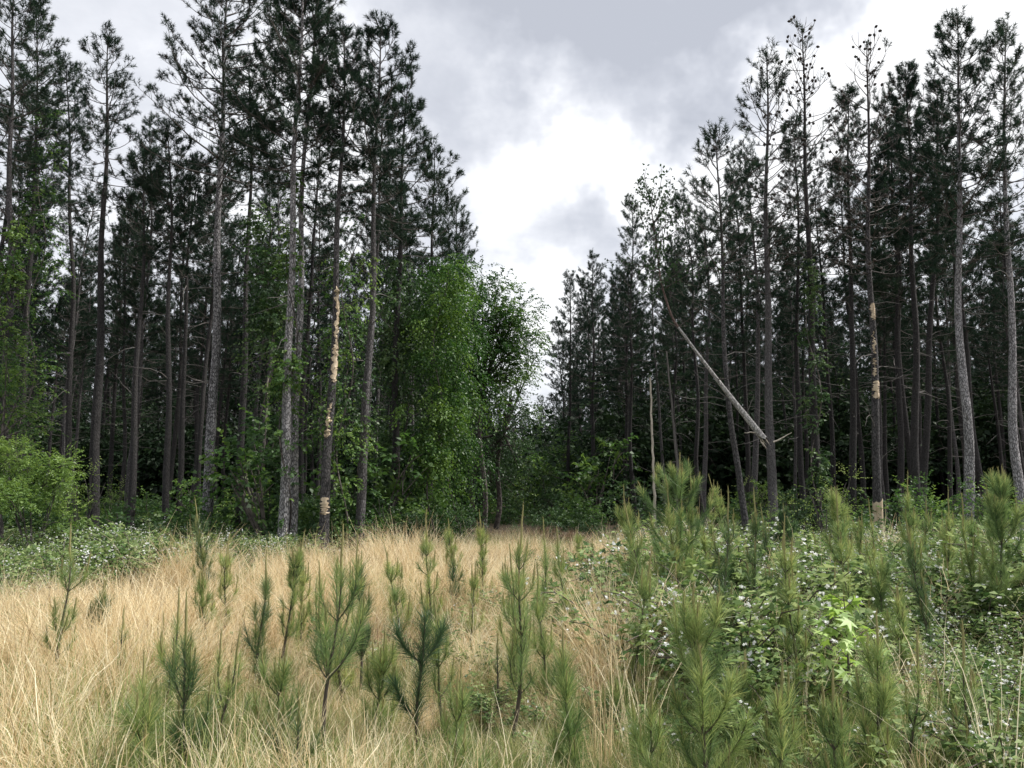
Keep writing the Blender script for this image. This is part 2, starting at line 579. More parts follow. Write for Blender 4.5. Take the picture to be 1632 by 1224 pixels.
# ------------------------------------------------------------------ pines
def pine(rng, path, r0, crown_z, rmax, dens=1.0, needle_frac=1.0, cones=0, nl=0.165, nw=0.0165, r_top=0.012, low_dead=0.0, profile=0.62, step=0.40):
    """A pine in its own space (foot at the origin): trunk and crown meshes. path: centre line, foot first."""
    path = np.asarray(path, float)
    H = path[-1, 2]
    zz = np.unique(np.concatenate([np.linspace(0, H, 44), [0.15, 0.35]]))
    cx, cy = np.interp(zz, path[:, 2], path[:, 0]), np.interp(zz, path[:, 2], path[:, 1])
    ker = np.array([1, 2, 3, 2, 1]) / 9.0
    sm = lambda a: np.concatenate([a[:2], np.convolve(a, ker, 'valid'), a[-2:]])
    cx, cy = sm(cx), sm(cy)
    ph = rng.uniform(0, 6.28, 4)
    cx = cx + 0.035 * np.sin(zz * 0.9 + ph[0]) * np.minimum(zz / 3, 1)
    cy = cy + 0.035 * np.sin(zz * 0.8 + ph[1]) * np.minimum(zz / 3, 1)
    t = zz / H
    rad = r0 * (1 - t) ** 0.85 * (1 - 0.1 * t) + r_top * t
    rad = rad * (1 + 0.45 * np.exp(-zz / 0.25))
    tr = Geo()
    v, f = tubes(np.stack([cx, cy, zz], 1), rad, 11)
    v += np.repeat(nrm(v - np.repeat(np.stack([cx, cy, zz], 1), 11, 0)), 1, 0) * rng.normal(0, 0.035, (len(v), 1)) * np.repeat(rad, 11)[:, None]
    tr.add(v, f)
    at = lambda z: np.array([np.interp(z, zz, cx), np.interp(z, zz, cy), z])
    cr = Geo()
    BP, BR, TP, TR, SA, SB, DP, DR, CP, CD = [], [], [], [], [], [], [], [], [], []
    z = crown_z
    while z < H - 0.25:
        tt = (z - crown_z) / max(H - crown_z, 0.1)
        Lz = rmax * ((1 - tt) ** profile) * (0.5 + 0.5 * min(1, tt / 0.22)) + 0.22
        nb = rng.integers(2, 5) if tt < 0.2 else rng.integers(3, 6)
        a0 = rng.uniform(0, 6.28)
        for b in range(nb):
            az = a0 + b * 6.283 / nb + rng.normal(0, 0.3)
            L = Lz * rng.uniform(0.4, 1.25)
            el = math.radians(-4 + 50 * tt) + rng.normal(0, 0.24)
            bend = rng.uniform(0.2, 0.75)
            p = at(min(H - 0.1, z + rng.uniform(-0.12, 0.12)))
            pts = [p]
            n = 6
            waz = rng.normal(0, 0.12)
            for k in range(n - 1):
                e = el + bend * (k / (n - 2)) ** 1.5 + rng.normal(0, 0.06)
                az += waz * 0.5 + rng.normal(0, 0.07)
                p = p + np.array([math.cos(e) * math.cos(az), math.cos(e) * math.sin(az), math.sin(e)]) * L / (n - 1)
                pts.append(p)
            pts = np.array(pts)
            rb = 0.008 + 0.0075 * L
            BP.append(pts)
            BR.append(np.linspace(rb, 0.006, n))
            leafy = rng.random() < needle_frac
            nt = max(3, int((3.5 + L * 5.2) * dens))
            for q in range(nt):
                s = rng.uniform(0.28, 1.0) if q else 1.0
                i = min(int(s * (n - 1)), n - 2)
                fr = s * (n - 1) - i
                p0 = pts[i] * (1 - fr) + pts[i + 1] * fr
                td = nrm(pts[i + 1] - pts[i])
                if q:
                    sd = 1 if rng.random() < 0.5 else -1
                    hz = nrm(np.cross(td, [0, 0, 1.0]))
                    d = nrm(td * rng.uniform(0.5, 1.0) + hz * sd * rng.uniform(0.4, 1.0) + np.array([0, 0, rng.uniform(-0.1, 0.75)]))
                    tl = rng.uniform(0.22, 0.62) * (1.25 - 0.55 * s) * min(1, 0.5 + L / 2)
                else:
                    d, tl = nrm(td + np.array([0, 0, 0.3])), 0.2
                p1 = p0 + d * tl * 0.55 + np.array([0, 0, 0.02])
                p2 = p1 + nrm(d + np.array([0, 0, 0.35])) * tl * 0.45
                TP.append([p0, p1, p2])
                TR.append([0.008, 0.006, 0.004])
                if leafy and rng.random() < 0.55 + 0.5 * needle_frac:
                    sh = nrm(p2 - p1) * rng.uniform(0.13, 0.22)
                    SA.append(p2 - sh * 0.9)
                    SB.append(p2 + sh * 0.25)
                    if rng.random() < 0.42 * dens:
                        s2 = nrm(perp((p2 - p1)[None], rng)[0] + nrm(p2 - p1) + np.array([0, 0, 0.4])) * 0.17
                        SA.append(p1)
                        SB.append(p1 + s2)
                if cones and rng.random() < cones:
                    CP.append(p2)
                    CD.append(nrm(rng.normal(size=3) + np.array([0, 0, -0.4])))
        z += step * rng.uniform(0.7, 1.3)
    top = at(H - 0.05)
    for _ in range(3):
        SA.append(top - np.array([0, 0, 0.25]) + rng.normal(0, 0.04, 3))
        SB.append(top + rng.normal(0, 0.06, 3))
    # dead snags under the living crown
    nd = int(low_dead * rng.uniform(8, 15))
    for _ in range(nd):
        zd = crown_z * rng.uniform(0.25, 1.0) ** 0.7
        az, L = rng.uniform(0, 6.28), rng.uniform(0.25, 1.7) ** 1.2
        p = at(zd)
        pts = [p]
        el = rng.normal(0.1, 0.35)
        for k in range(4):
            p = p + np.array([math.cos(el) * math.cos(az), math.cos(el) * math.sin(az), math.sin(el)]) * L / 4
            el += rng.normal(-0.05, 0.2)
            az += rng.normal(0, 0.2)
            pts.append(p)
        DP.append(pts)
        DR.append(np.linspace(0.006 + 0.007 * L, 0.003, 5))
    v, f = tubes(np.array(BP), np.array(BR), 5)
    cr.add(v, f, 0)
    v, f = tubes(np.array(TP), np.array(TR), 3)
    cr.add(v, f, 0)
    per = 27
    if SA:
        brush(cr, SA, SB, per, nl, nw, 0.98, rng, 1, (0.05, 0.75), 0.08)
    if CP:
        CP, CD = np.array(CP), np.array(CD)
        pr = np.array([0.02, 0.045, 0.05, 0.035, 0.008])
        P = CP[:, None] + CD[:, None] * np.array([0, 0.03, 0.065, 0.10, 0.13])[None, :, None]
        v, f = tubes(P, np.tile(pr, (len(CP), 1)), 6)
        cr.add(v, f, 2)
    dead = None
    if DP:
        dead = [(np.array(p), r) for p, r in zip(DP, DR)]
    return tr, cr, dead, (zz, cx, cy, rad)


def pine_crown_mats():
    return [M_TWIG, M_NEEDLE, M_CONE]


def bare_patch(axis, z0, z1, a0, a1, rng, name='bare_wood'):
    """A stretch of trunk where the bark is off: a ragged-edged sheet of wood set a little proud of the trunk."""
    zz, cx, cy, rad = axis
    g = Geo()
    nz, na = 26, 12
    zs = np.linspace(z0, z1, nz)
    V = np.zeros((nz, na, 3))
    e0, e1, ej = rng.normal(0, 0.34, nz), rng.normal(0, 0.34, nz), rng.normal(0, (z1 - z0) * 0.035, na)
    taper = np.minimum(1, np.minimum(np.linspace(0, 1, nz), np.linspace(1, 0, nz)) / 0.12 + 0.45)
    for i, z in enumerate(zs):
        m, h = (a0 + a1) / 2, (a1 - a0) / 2 * taper[i] if a1 - a0 < 6 else (a1 - a0) / 2
        b0, b1 = (m - h + e0[i], m + h + e1[i]) if a1 - a0 < 6 else (a0, a1)
        for j in range(na):
            a = b0 + (b1 - b0) * j / (na - 1)
            zj = np.clip(z + ej[j] * (1 if i in (0, nz - 1) else 0.3), 0.02, zz[-1])
            r = np.interp(zj, zz, rad) * 1.045 + 0.006
            V[i, j] = (np.interp(zj, zz, cx) + r * math.cos(a), np.interp(zj, zz, cy) + r * math.sin(a), zj)
    i = np.arange(nz - 1)[:, None] * na + np.arange(na - 1)[None]
    F = np.stack([i, i + 1, i + na + 1, i + na], -1).reshape(-1, 4)
    g.add(V.reshape(-1, 3), F)
    return g


def plant_pine(spec, rng):
    """A pine that the photograph shows by itself: its centre line follows points seen in the photograph, all at its own distance."""
    d = spec['d']
    pts = [unproject(x, y, d) for x, y in spec['line']]              # from top down
    low, nxt = pts[-1], pts[-2]
    k = (low[2] - 0.0) / max(nxt[2] - low[2], 0.5)
    foot = low + (low - nxt) * k
    foot[2] = gz(foot[0], foot[1]) - 0.03
    path = np.array([foot] + pts[::-1]) - foot
    path[:, 1] += rng.normal(0, 0.12, len(path)) * np.minimum(1, path[:, 2] / 3)
    crown_z = unproject(816, spec['crown'], d)[2]
    tr, cr, dead, axis = pine(rng, path, spec.get('r', 0.15), crown_z, spec.get('R', 2.0), spec.get('dens', 1.0), spec.get('nf', 1.0), spec.get('cones', 0.0),
                              low_dead=spec.get('dead', 1.0), profile=spec.get('prof', 0.62), step=spec.get('step', 0.40), r_top=spec.get('rt', 0.012))
    root = thing('pine_tree', spec['label'], 'pine tree', foot, spec.get('group', 'tall pines along the edge of the clearing'))
    link('trunk', tr.mesh('trunk', [spec.get('bark', M_BARK)]), root)
    c = link('crown', cr.mesh('crown', pine_crown_mats()), root)
    tag(c, kind='stuff')
    for p, r in dead or ():
        g = Geo()
        v, f = tubes(p, r, 5)
        g.add(v, f)
        link('dead_branch', g.mesh('dead_branch', [M_DEAD]), root)
    for py0, py1, a0, a1 in spec.get('bare', ()):
        g = bare_patch(axis, unproject(816, py0, d)[2], unproject(816, py1, d)[2], a0, a1, rng)
        tag(link('bare_wood', g.mesh('bare_wood', [spec.get('wood', M_BARE)]), root), 'strip of pale wood where the bark has come off')
    return root


HERO_PINES = [
    dict(line=[(30, -70), (20, 60), (12, 400), (4, 700)], d=27, crown=250, r=0.17, R=2.1, label='dark pine at the far left rising behind the bright green shrub'),
    dict(line=[(168, 55), (170, 220), (163, 420), (150, 800)], d=28, crown=330, r=0.19, R=2.0, dens=0.8, bark=M_BARKD, label='dark trunked pine with a thin pointed top standing alone against grey sky'),
    dict(line=[(268, 200), (272, 380), (270, 600), (266, 820)], d=27.5, crown=420, r=0.13, R=1.5, bark=M_BARKD, label='slim dark pine, left one of a close pair beside the pale grey trunk'),
    dict(line=[(318, 262), (300, 420), (293, 600), (284, 820)], d=29, crown=440, r=0.12, R=1.3, bark=M_BARKD, label='slim dark pine, right one of a close pair beside the pale grey trunk'),
    dict(line=[(228, 240), (226, 400), (218, 600), (209, 820)], d=28.5, crown=400, r=0.14, R=1.6, bark=M_BARKD, label='dark pine with many short dead twigs low on its leaning trunk', dead=1.8),
    dict(line=[(366, -80), (358, 100), (350, 300), (341, 520), (329, 830)], d=26, crown=330, r=0.185, R=3.1, dens=0.95, cones=0.08, bark=M_BARKG, prof=0.5, dead=0.6,
         label='tall pine with pale grey trunk and long cone hung limbs reaching left'),
    dict(line=[(398, 90), (400, 250), (396, 450), (382, 820)], d=28, crown=300, r=0.145, R=1.7, bark=M_BARKD, label='straight dark pine just behind the tall pale grey trunk'),
    dict(line=[(486, -90), (474, 150), (467, 350), (458, 650), (450, 860)], d=22.6, crown=290, r=0.155, R=2.4, dens=1.25, bark=M_BARKG, label='tall dense crowned pine, left trunk of the grey twin pair'),
    dict(line=[(510, -40), (492, 150), (484, 350), (474, 650), (465, 860)], d=23.4, crown=270, r=0.145, R=2.0, dens=1.2, bark=M_BARKG, label='tall pine, right trunk of the grey twin pair'),
    dict(line=[(552, 60), (544, 250), (537, 420), (527, 650), (516, 860)], d=22.8, crown=330, r=0.155, R=1.8, bark=M_BARK, wood=M_BARE,
         bare=[(604, 545, -1.75, -0.3), (560, 505, -1.5, -0.5), (520, 455, -1.3, -0.2), (690, 640, -2.0, -1.45), (815, 788, -2.1, -0.7)], label='pine with long strips of bark torn off its trunk'),
    dict(line=[(608, 50), (600, 250), (593, 500), (582, 700), (571, 870)], d=23.8, crown=340, r=0.15, R=2.1, dens=1.25, bark=M_BARK, label='dark bushy crowned pine with leaning trunk right of the torn bark pine'),
    dict(line=[(648, 130), (640, 330), (632, 600), (628, 800)], d=27, crown=400, r=0.15, R=2.0, dens=1.2, bark=M_BARKD, label='dense dark pine beside the leaf draped trunk, second tallest of the left edge'),
    dict(line=[(692, 240), (690, 400), (686, 650), (682, 830)], d=33, crown=470, r=0.16, R=2.0, dens=1.2, bark=M_BARKD, label='pointed dark pine rising above the leaf draped trunk'),
    dict(line=[(728, 325), (726, 480), (722, 700), (720, 820)], d=39, crown=540, r=0.16, R=2.2, dens=1.1, bark=M_BARKD, label='dark pine stepping down toward the grey track, behind the green hardwood'),
    dict(line=[(108, 100), (112, 300), (118, 450), (104, 760)], d=33, crown=400, r=0.15, R=2.0, bark=M_BARKD, label='dark pine standing one row back between two leaning trunks'),
    dict(line=[(60, 20), (55, 250), (44, 500), (30, 760)], d=30, crown=330, r=0.15, R=2.2, dens=1.2, bark=M_BARKD, label='thick crowned pine second from the far left edge'),
    # right of the lane
    dict(line=[(908, 440), (910, 560), (907, 700), (904, 820)], d=58, crown=640, r=0.16, R=2.3, bark=M_BARKD, label='small far pine at the right edge of the track, left one of two'),
    dict(line=[(944, 408), (946, 540), (945, 700), (944, 830)], d=54, crown=640, r=0.17, R=2.4, bark=M_BARKD, label='far pine with a clear pointed top at the right edge of the track'),
    dict(line=[(1002, 428), (1000, 560), (998, 700), (996, 830)], d=49, crown=640, r=0.16, R=2.2, bark=M_BARKD, label='far loose crowned pine left of the leaning broken trunk'),
    dict(line=[(1142, 205), (1148, 330), (1155, 520), (1166, 680), (1192, 860)], d=25.5, crown=470, r=0.115, R=2.3, dens=0.8, nf=0.85, bark=M_BARK, dead=1.4, label='thin leaning pine that the broken trunk rests against'),
    dict(line=[(1220, 85), (1222, 250), (1224, 480), (1232, 800)], d=27, crown=470, r=0.17, R=2.3, dens=0.75, nf=0.7, cones=0.06, bark=M_BARK, dead=1.5, label='half dead pine with thin top, just right of the broken trunk'),
    dict(line=[(1281, 38), (1285, 220), (1290, 420), (1301, 780)], d=27.5, crown=430, r=0.17, R=2.4, dens=0.6, nf=0.18, cones=0.3, bark=M_BARKD, dead=1.0, label='tall pine with a nearly bare cone studded top'),
    dict(line=[(1352, 155), (1354, 320), (1355, 520), (1358, 800)], d=29, crown=470, r=0.15, R=1.8, dens=1.2, bark=M_BARKD, label='dark pine between two bare topped pines'),
    dict(line=[(1381, 68), (1383, 220), (1388, 480), (1394, 700), (1399, 850)], d=26.5, crown=430, r=0.155, R=2.3, dens=0.6, nf=0.22, cones=0.22, bark=M_BARK, wood=M_BARE, dead=1.0,
         bare=[(508, 482, -2.3, -0.5), (634, 606, -2.5, -0.5), (598, 570, -2.3, -1.9), (562, 528, -2.2, -1.8), (872, 796, 0.0, 6.2832)], label='pine with a nearly bare top and stripped orange wood at its foot'),
    dict(line=[(1452, 105), (1454, 300), (1456, 500), (1460, 800)], d=29, crown=440, r=0.17, R=2.0, dens=1.3, bark=M_BARKD, label='dense narrow dark pine left of the tallest right hand crown'),
    dict(line=[(1524, 28), (1524, 200), (1528, 460), (1536, 680), (1545, 840)], d=24.5, crown=420, r=0.165, R=2.2, dens=1.0, bark=M_BARKG, label='tall full crowned pine with grey trunk, second from the right edge'),
    dict(line=[(1603, 50), (1604, 200), (1611, 460), (1621, 680), (1632, 840)], d=24.5, crown=420, r=0.155, R=2.2, dens=0.8, bark=M_BARKG, label='grey trunked pine at the very right edge'),
    dict(line=[(1420, 200), (1424, 360), (1432, 560), (1436, 800)], d=33, crown=480, r=0.15, R=1.9, bark=M_BARKD, dens=1.2, label='dark pine one row back, right of the stripped orange foot'),
    dict(line=[(1492, 130), (1490, 320), (1478, 560), (1474, 800)], d=31, crown=440, r=0.16, R=1.9, bark=M_BARKD, dens=1.2, label='dark pine one row back, left of the tallest right hand crown'),
]
rng = np.random.default_rng(11)
HERO_XY = []
for sp in HERO_PINES:
    r_ = plant_pine(sp, rng)
    HERO_XY.append((r_.location.x, r_.location.y))

# the pines of the wood behind: ten built, then copied row on row
PROTO = []
for i in range(9):
    prng = np.random.default_rng(100 + i)
    H = prng.uniform(16.0, 19.0)
    sw = prng.normal(0, 0.3, (5, 2)).cumsum(0) * 0.5
    path = np.column_stack([np.concatenate([[0], sw[:, 0]]), np.concatenate([[0], sw[:, 1]]), np.linspace(0, H, 6)])
    PROTO.append((pine(prng, path, prng.uniform(0.11, 0.16), H * prng.uniform(0.42, 0.56), prng.uniform(1.7, 2.3), prng.uniform(0.85, 1.15), low_dead=1.4, step=0.5), H))


def lane_left(y):
    return -3.6 - 0.0 * y


def lane_right(y):
    return np.where(y > 55, 4.2, 4.2 + (55 - y) * 0.2)


def wood_spots(rng, y0, y1, step, edge_l=None):
    out = []
    for side in (-1, 1):
        for y in np.arange(y0, y1, step):
            for x in np.arange(0, 75, step):
                xx, yy = side * (x + rng.uniform(-0.42, 0.42) * step), y + rng.uniform(-0.42, 0.42) * step
                if abs(xx) > 0.70 * yy + 4:
                    continue
                if side < 0 and (xx > lane_left(yy) or yy < 30 + max(0, (-6 - xx)) * 0.08):
                    continue
                if side > 0 and (xx < lane_right(yy) + 0.6 or yy < 31 or (xx < 10 and yy < 37)):
                    continue
                out.append((xx, yy))
    return out


LANDMARKS = [(0, 'left frame edge'), (157, 'pointed lone pine'), (218, 'dead twigged trunk'), (281, 'slim trunk pair'), (336, 'tall pale trunk'), (466, 'grey twin trunks'),
             (529, 'torn bark pine'), (587, 'bushy leaning pine'), (697, 'leafy green curtain'), (945, 'far pointed pine'), (1039, 'pale dead pole'), (1160, 'thin leaning pine'),
             (1226, 'half dead pine'), (1295, 'cone studded pine'), (1391, 'stripped foot pine'), (1532, 'tallest grey trunk'), (1632, 'right frame edge')]
RANKS = ['nearest', 'second nearest', 'third nearest', 'fourth nearest', 'fifth nearest', 'sixth nearest', 'seventh nearest', 'eighth nearest', 'ninth nearest']


def gap_labels(spots, what, deep, most=5):
    """A label for each spot by the gap between two landmarks it is seen in and its rank there from the front."""
    out, seen = [None] * len(spots), {}
    for i in sorted(range(len(spots)), key=lambda i: spots[i][1]):
        px = 816 + 1262 * spots[i][0] / spots[i][1]
        if px < 0 or px > 1632:
            out[i] = (deep + (' beyond the left edge of the view' if px < 0 else ' beyond the right edge of the view'), 'l' if px < 0 else 'r')
            continue
        k = max(j for j in range(len(LANDMARKS) - 1) if LANDMARKS[j][0] <= px)
        n = seen[k] = seen.get(k, 0) + 1
        a, b = LANDMARKS[k][1], LANDMARKS[k + 1][1]
        if n <= most:
            out[i] = ('%s %s between the %s and the %s' % (RANKS[n - 1], what, a, b), k)
        else:
            out[i] = ('%s between the %s and the %s' % (deep, a, b), k)
    return [x[0] for x in out]


def build_wood():
    rng = np.random.default_rng(5)
    protos = []
    spots = [(x, y) for x, y in wood_spots(rng, 31, 68, 3.45) if all(math.hypot(x - a, y - b) > 1.3 for a, b in HERO_XY)]
    spots.sort(key=lambda p: p[1])
    spots = spots[:260]
    GL = 'dark pine among the crowded trunks inside the left wood'
    GR = 'dark pine among the crowded trunks inside the right wood'
    labels = gap_labels(spots, 'wood pine', 'dark pine deep back', 9)
    for i, (x, y) in enumerate(spots):
        label, group = (GL, 'crowded pines inside the left wood') if x < 0 else (GR, 'crowded pines inside the right wood')
        label = labels[i]
        k = i % len(PROTO)
        loc, rz, sc = (x, y, float(gz(x, y)) - 0.03), rng.uniform(0, 6.28), rng.uniform(0.86, 1.1)
        if i < len(PROTO):
            (tr, cr, dead, axis), H = PROTO[k]
            root = thing('pine_tree', label, 'pine tree', loc, group, rz, sc)
            t = link('trunk', tr.mesh('trunk', [M_BARKD if k % 3 else M_BARK]), root)
            c = link('crown', cr.mesh('crown', pine_crown_mats()), root)
            tag(c, kind='stuff')
            g = Geo()
            for p, r in dead:
                v, f = tubes(p, r, 4)
                g.add(v, f)
            b = link('dead_branches', g.mesh('dead_branches', [M_DEAD]), root)
            tag(b, kind='stuff')
            KIDS[root.name] = [t, c, b]
            protos.append(root)
        else:
            copy_thing(protos[k], loc, rz, sc, label, group)
    return protos, spots


WOOD_PROTOS, WOOD_SPOTS = build_wood()


# ------------------------------------------------------------------ scattering of what nobody could count
def scatter(name, label, cat, pts, rot, scl, idx, meshes):
    """ONE object whose points each carry one of the given meshes (grass, brambles, the far wood)."""
    me = bpy.data.meshes.new(name)
    n = len(pts)
    me.vertices.add(n)
    me.vertices.foreach_set('co', np.asarray(pts, np.float32).ravel())
    for nm, ty, arr in (('rot', 'FLOAT_VECTOR', rot), ('scl', 'FLOAT_VECTOR', scl)):
        a = me.attributes.new(nm, ty, 'POINT')
        a.data.foreach_set('vector', np.asarray(arr, np.float32).ravel())
    a = me.attributes.new('idx', 'INT', 'POINT')
    a.data.foreach_set('value', np.asarray(idx, np.int32))
    col = bpy.data.collections.new(name + '_pieces')
    for i, m in enumerate(meshes):
        o = bpy.data.objects.new('%s_piece.%03d' % (name, i + 1), m)
        col.objects.link(o)
    ng = bpy.data.node_groups.new(name, 'GeometryNodeTree')
    ng.interface.new_socket('Geometry', in_out='INPUT', socket_type='NodeSocketGeometry')
    ng.interface.new_socket('Geometry', in_out='OUTPUT', socket_type='NodeSocketGeometry')
    N, L = ng.nodes.new, ng.links.new
    gi, go = N('NodeGroupInput'), N('NodeGroupOutput')
    ci = N('GeometryNodeCollectionInfo')
    ci.inputs['Collection'].default_value = col
    ci.inputs['Separate Children'].default_value = True
    ci.inputs['Reset Children'].default_value = True
    ip = N('GeometryNodeInstanceOnPoints')
    ip.inputs['Pick Instance'].default_value = True
    L(gi.outputs[0], ip.inputs['Points'])
    L(ci.outputs[0], ip.inputs['Instance'])
    for nm, ty, sock in (('rot', 'FLOAT_VECTOR', 'Rotation'), ('scl', 'FLOAT_VECTOR', 'Scale'), ('idx', 'INT', 'Instance Index')):
        na = N('GeometryNodeInputNamedAttribute')
        na.data_type = ty
        na.inputs['Name'].default_value = nm
        o = next(s for s in na.outputs if s.enabled and s.name == 'Attribute')
        if nm == 'rot':
            er = N('FunctionNodeEulerToRotation')
            L(o, er.inputs[0])
            o = er.outputs[0]
        L(o, ip.inputs[sock])
    L(ip.outputs[0], go.inputs[0])
    ob = link(name, me)
    md = ob.modifiers.new('scatter', 'NODES')
    md.node_group = ng
    tag(ob, label, cat, None, 'stuff')
    return ob


def far_wood():
    rng = np.random.default_rng(8)
    pts = wood_spots(rng, 66, 135, 4.0)
    for _ in range(110):                                        # where the lane closes in the distance
        pts.append((rng.uniform(-12, 14), rng.uniform(135, 200)))
    pts = np.array(pts)
    ms = []
    for (tr, cr, dead, ax), H in PROTO[:5]:
        g = Geo()
        for src, off in ((tr, 3), (cr, 0)):
            for V, F, M, T in zip(src.V, src.F, src.M, src.T):
                pass
        n0 = 0
        for src, fixed in ((tr, 3), (cr, None)):
            base = 0
            for V, F, M, T in zip(src.V, src.F, src.M, src.T):
                g.add(V, F - base, 0, T)
                g.M[-1] = np.full(len(F), 3, np.int32) if fixed else M
                base += len(V)
        ms.append(g.mesh('far_pine', pine_crown_mats() + [M_BARKD]))
    n = len(pts)
    P = np.column_stack([pts, np.zeros(n)])
    sc = rng.uniform(0.8, 1.08, n)
    sc = np.where(pts[:, 1] > 134, sc * rng.uniform(0.75, 0.95, n), sc)
    scatter('far_woods', 'mass of distant dark pines closing off the view behind the nearer trunks', 'woods', P, np.column_stack([np.zeros((n, 2)), rng.uniform(0, 6.28, n)]),
            np.repeat(sc[:, None], 3, 1), rng.integers(0, len(ms), n), ms)


far_wood()


# ------------------------------------------------------------------ broad-leaved growth
def sprays(g, O, D, nleaf, length, L, W, rng, m, tint, droop=0.5, pair=True):
    """Leafy sprays: from each O along D, nleaf leaves set along a drooping twig."""
    n = len(O)
    u = np.linspace(0.15, 1, nleaf)
    ln = length * rng.uniform(0.6, 1.3, n)
    P = O[:, None] + D[:, None] * (u[None] * ln[:, None])[..., None]
    P[..., 2] -= droop * (u ** 2)[None] * ln[:, None]
    T = D[:, None] + np.array([0, 0, -1.0])[None, None] * (2 * droop * u)[None, :, None]
    T = nrm(T)
    side = nrm(np.cross(T, np.array([0, 0, 1.0])) + rng.normal(0, 0.25, T.shape))
    sgn = np.where((np.arange(nleaf) % 2) == 0, 1, -1)[None, :, None]
    LD = nrm(T * 0.7 + side * sgn * 0.9 + rng.normal(0, 0.25, T.shape) + np.array([0, 0, -0.25]))
    P, LD = P.reshape(-1, 3), LD.reshape(-1, 3)
    k = len(P)
    tt = np.clip(np.repeat(rng.uniform(tint[0], tint[1], n), nleaf) * 0.7 + rng.uniform(tint[0], tint[1], k) * 0.3, 0, 1)
    leaf_quads(g, P, LD, L * rng.uniform(0.7, 1.25, k), W * rng.uniform(0.8, 1.2, k), rng, m, tt, 0.6)


def blob_points(n, c, r, rng, shell=0.5):
    d = nrm(rng.normal(size=(n, 3)))
    rr = r * (shell + (1 - shell) * rng.random(n)) ** 0.6
    return c + d * rr[:, None] * np.array([1, 1, 0.85]), d


def leafy(rng, clusters, foot, nspray=70, L=0.10, W=0.065, nleaf=8, length=0.45, tint=(0.1, 0.8), droop=0.5, stem_r=0.05, k=6, fork=None):
    """Woody stems from the foot to clusters of sprays; clusters: (centre, radius, weight). Stem geo, foliage geo."""
    st, fo = Geo(), Geo()
    root0 = foot
    if fork is not None:                                    # one trunk up to the fork, limbs from there
        fork = np.asarray(fork, float) - root0
        tt = np.linspace(0, 1, 12)[:, None]
        path = root0 + fork * tt + np.column_stack([0.12 * np.sin(tt[:, 0] * 7), 0.1 * np.sin(tt[:, 0] * 5 + 1), 0 * tt[:, 0]])
        v, f = tubes(path, np.linspace(stem_r * 1.5, stem_r, 12), 8)
        st.add(v, f)
        foot = path[-1]
    for c, r, wgt in clusters:
        c = np.asarray(c, float)
        n = max(6, int(nspray * wgt * r * r))
        sub = []
        for _ in range(max(3, int(r * 5))):                 # each cluster is itself uneven: several smaller tufts
            p, _d = blob_points(1, c, r * 0.75, rng)
            sub.append((p[0], r * rng.uniform(0.3, 0.6)))
        for i, (p, rr) in enumerate(sub):
            nn = max(3, n // len(sub))
            O, d = blob_points(nn, p, rr, rng, 0.1)
            D = nrm(d + np.array([0, 0, 0.35]) + nrm(p - c + 1e-6) * 0.5)
            t0 = rng.uniform(tint[0], tint[1])
            sprays(fo, O, D, nleaf, length, L, W, rng, 0, (max(0, t0 - 0.25), min(1, t0 + 0.25)), droop)
            q = (foot + (c - foot) * 0.7) if i else foot
            mid = (q + p) / 2 + rng.normal(0, 0.12, 3) * r + np.array([0, 0, 0.1])
            tt = np.linspace(0, 1, k)[:, None]
            path = (1 - tt) ** 2 * q + 2 * tt * (1 - tt) * mid + tt ** 2 * p
            v, f = tubes(path, np.linspace(stem_r if not i else stem_r * 0.45, 0.006, k), 5)
            st.add(v, f)
    return st, fo


def leafy_thing(name, label, cat, foot, clusters, rng, leaf, bark=None, group=None, **kw):
    root = thing(name, label, cat, foot, group)
    f0 = np.zeros(3)
    cl = [(np.asarray(c) - foot, r, w) for c, r, w in clusters]
    if kw.get('fork') is not None:
        kw['fork'] = np.asarray(kw['fork']) - foot
    st, fo = leafy(rng, cl, f0, **kw)
    link('stem', st.mesh('stem', [bark or M_SMOOTH]), root)
    tag(link('foliage', fo.mesh('foliage', [leaf]), root), kind='stuff')
    return root


def px_clusters(lst, d, rng, jit=0.5):
    return [(unproject(x, y, d + rng.uniform(-jit, jit)), r, w) for x, y, r, w in lst]


rng = np.random.default_rng(21)
# the bright shrub at the left edge and the hardwood over it
leafy_thing('leafy_shrub', 'bright green fine leaved shrub, tallest and brightest at the left edge of the clearing', 'shrub', ground_pt(50, 20),
            px_clusters([(20, 740, 0.75, 1.4), (70, 730, 0.7, 1.4), (100, 760, 0.55, 1.3), (30, 800, 0.8, 1.2), (85, 810, 0.7, 1.2), (130, 815, 0.35, 1.0), (-30, 780, 0.8, 1.0)], 20, rng),
            rng, M_LEAFL, nspray=330, L=0.065, W=0.035, nleaf=9, length=0.28, droop=0.15, tint=(0.05, 0.7), stem_r=0.03)
leafy_thing('young_hardwood', 'broad leaved young tree with layered boughs above the bright shrub', 'tree', ground_pt(-10, 22),
            px_clusters([(20, 570, 0.7, 1.0), (55, 600, 0.5, 0.8), (10, 640, 0.7, 1.0), (60, 670, 0.55, 0.9), (85, 690, 0.4, 0.7), (-30, 600, 0.8, 1), (15, 700, 0.6, 0.8)], 22.5, rng),
            rng, M_LEAF, nspray=130, L=0.09, W=0.045, nleaf=9, length=0.5, droop=0.1, tint=(0.25, 1.0), stem_r=0.04, fork=unproject(0, 700, 22.3))
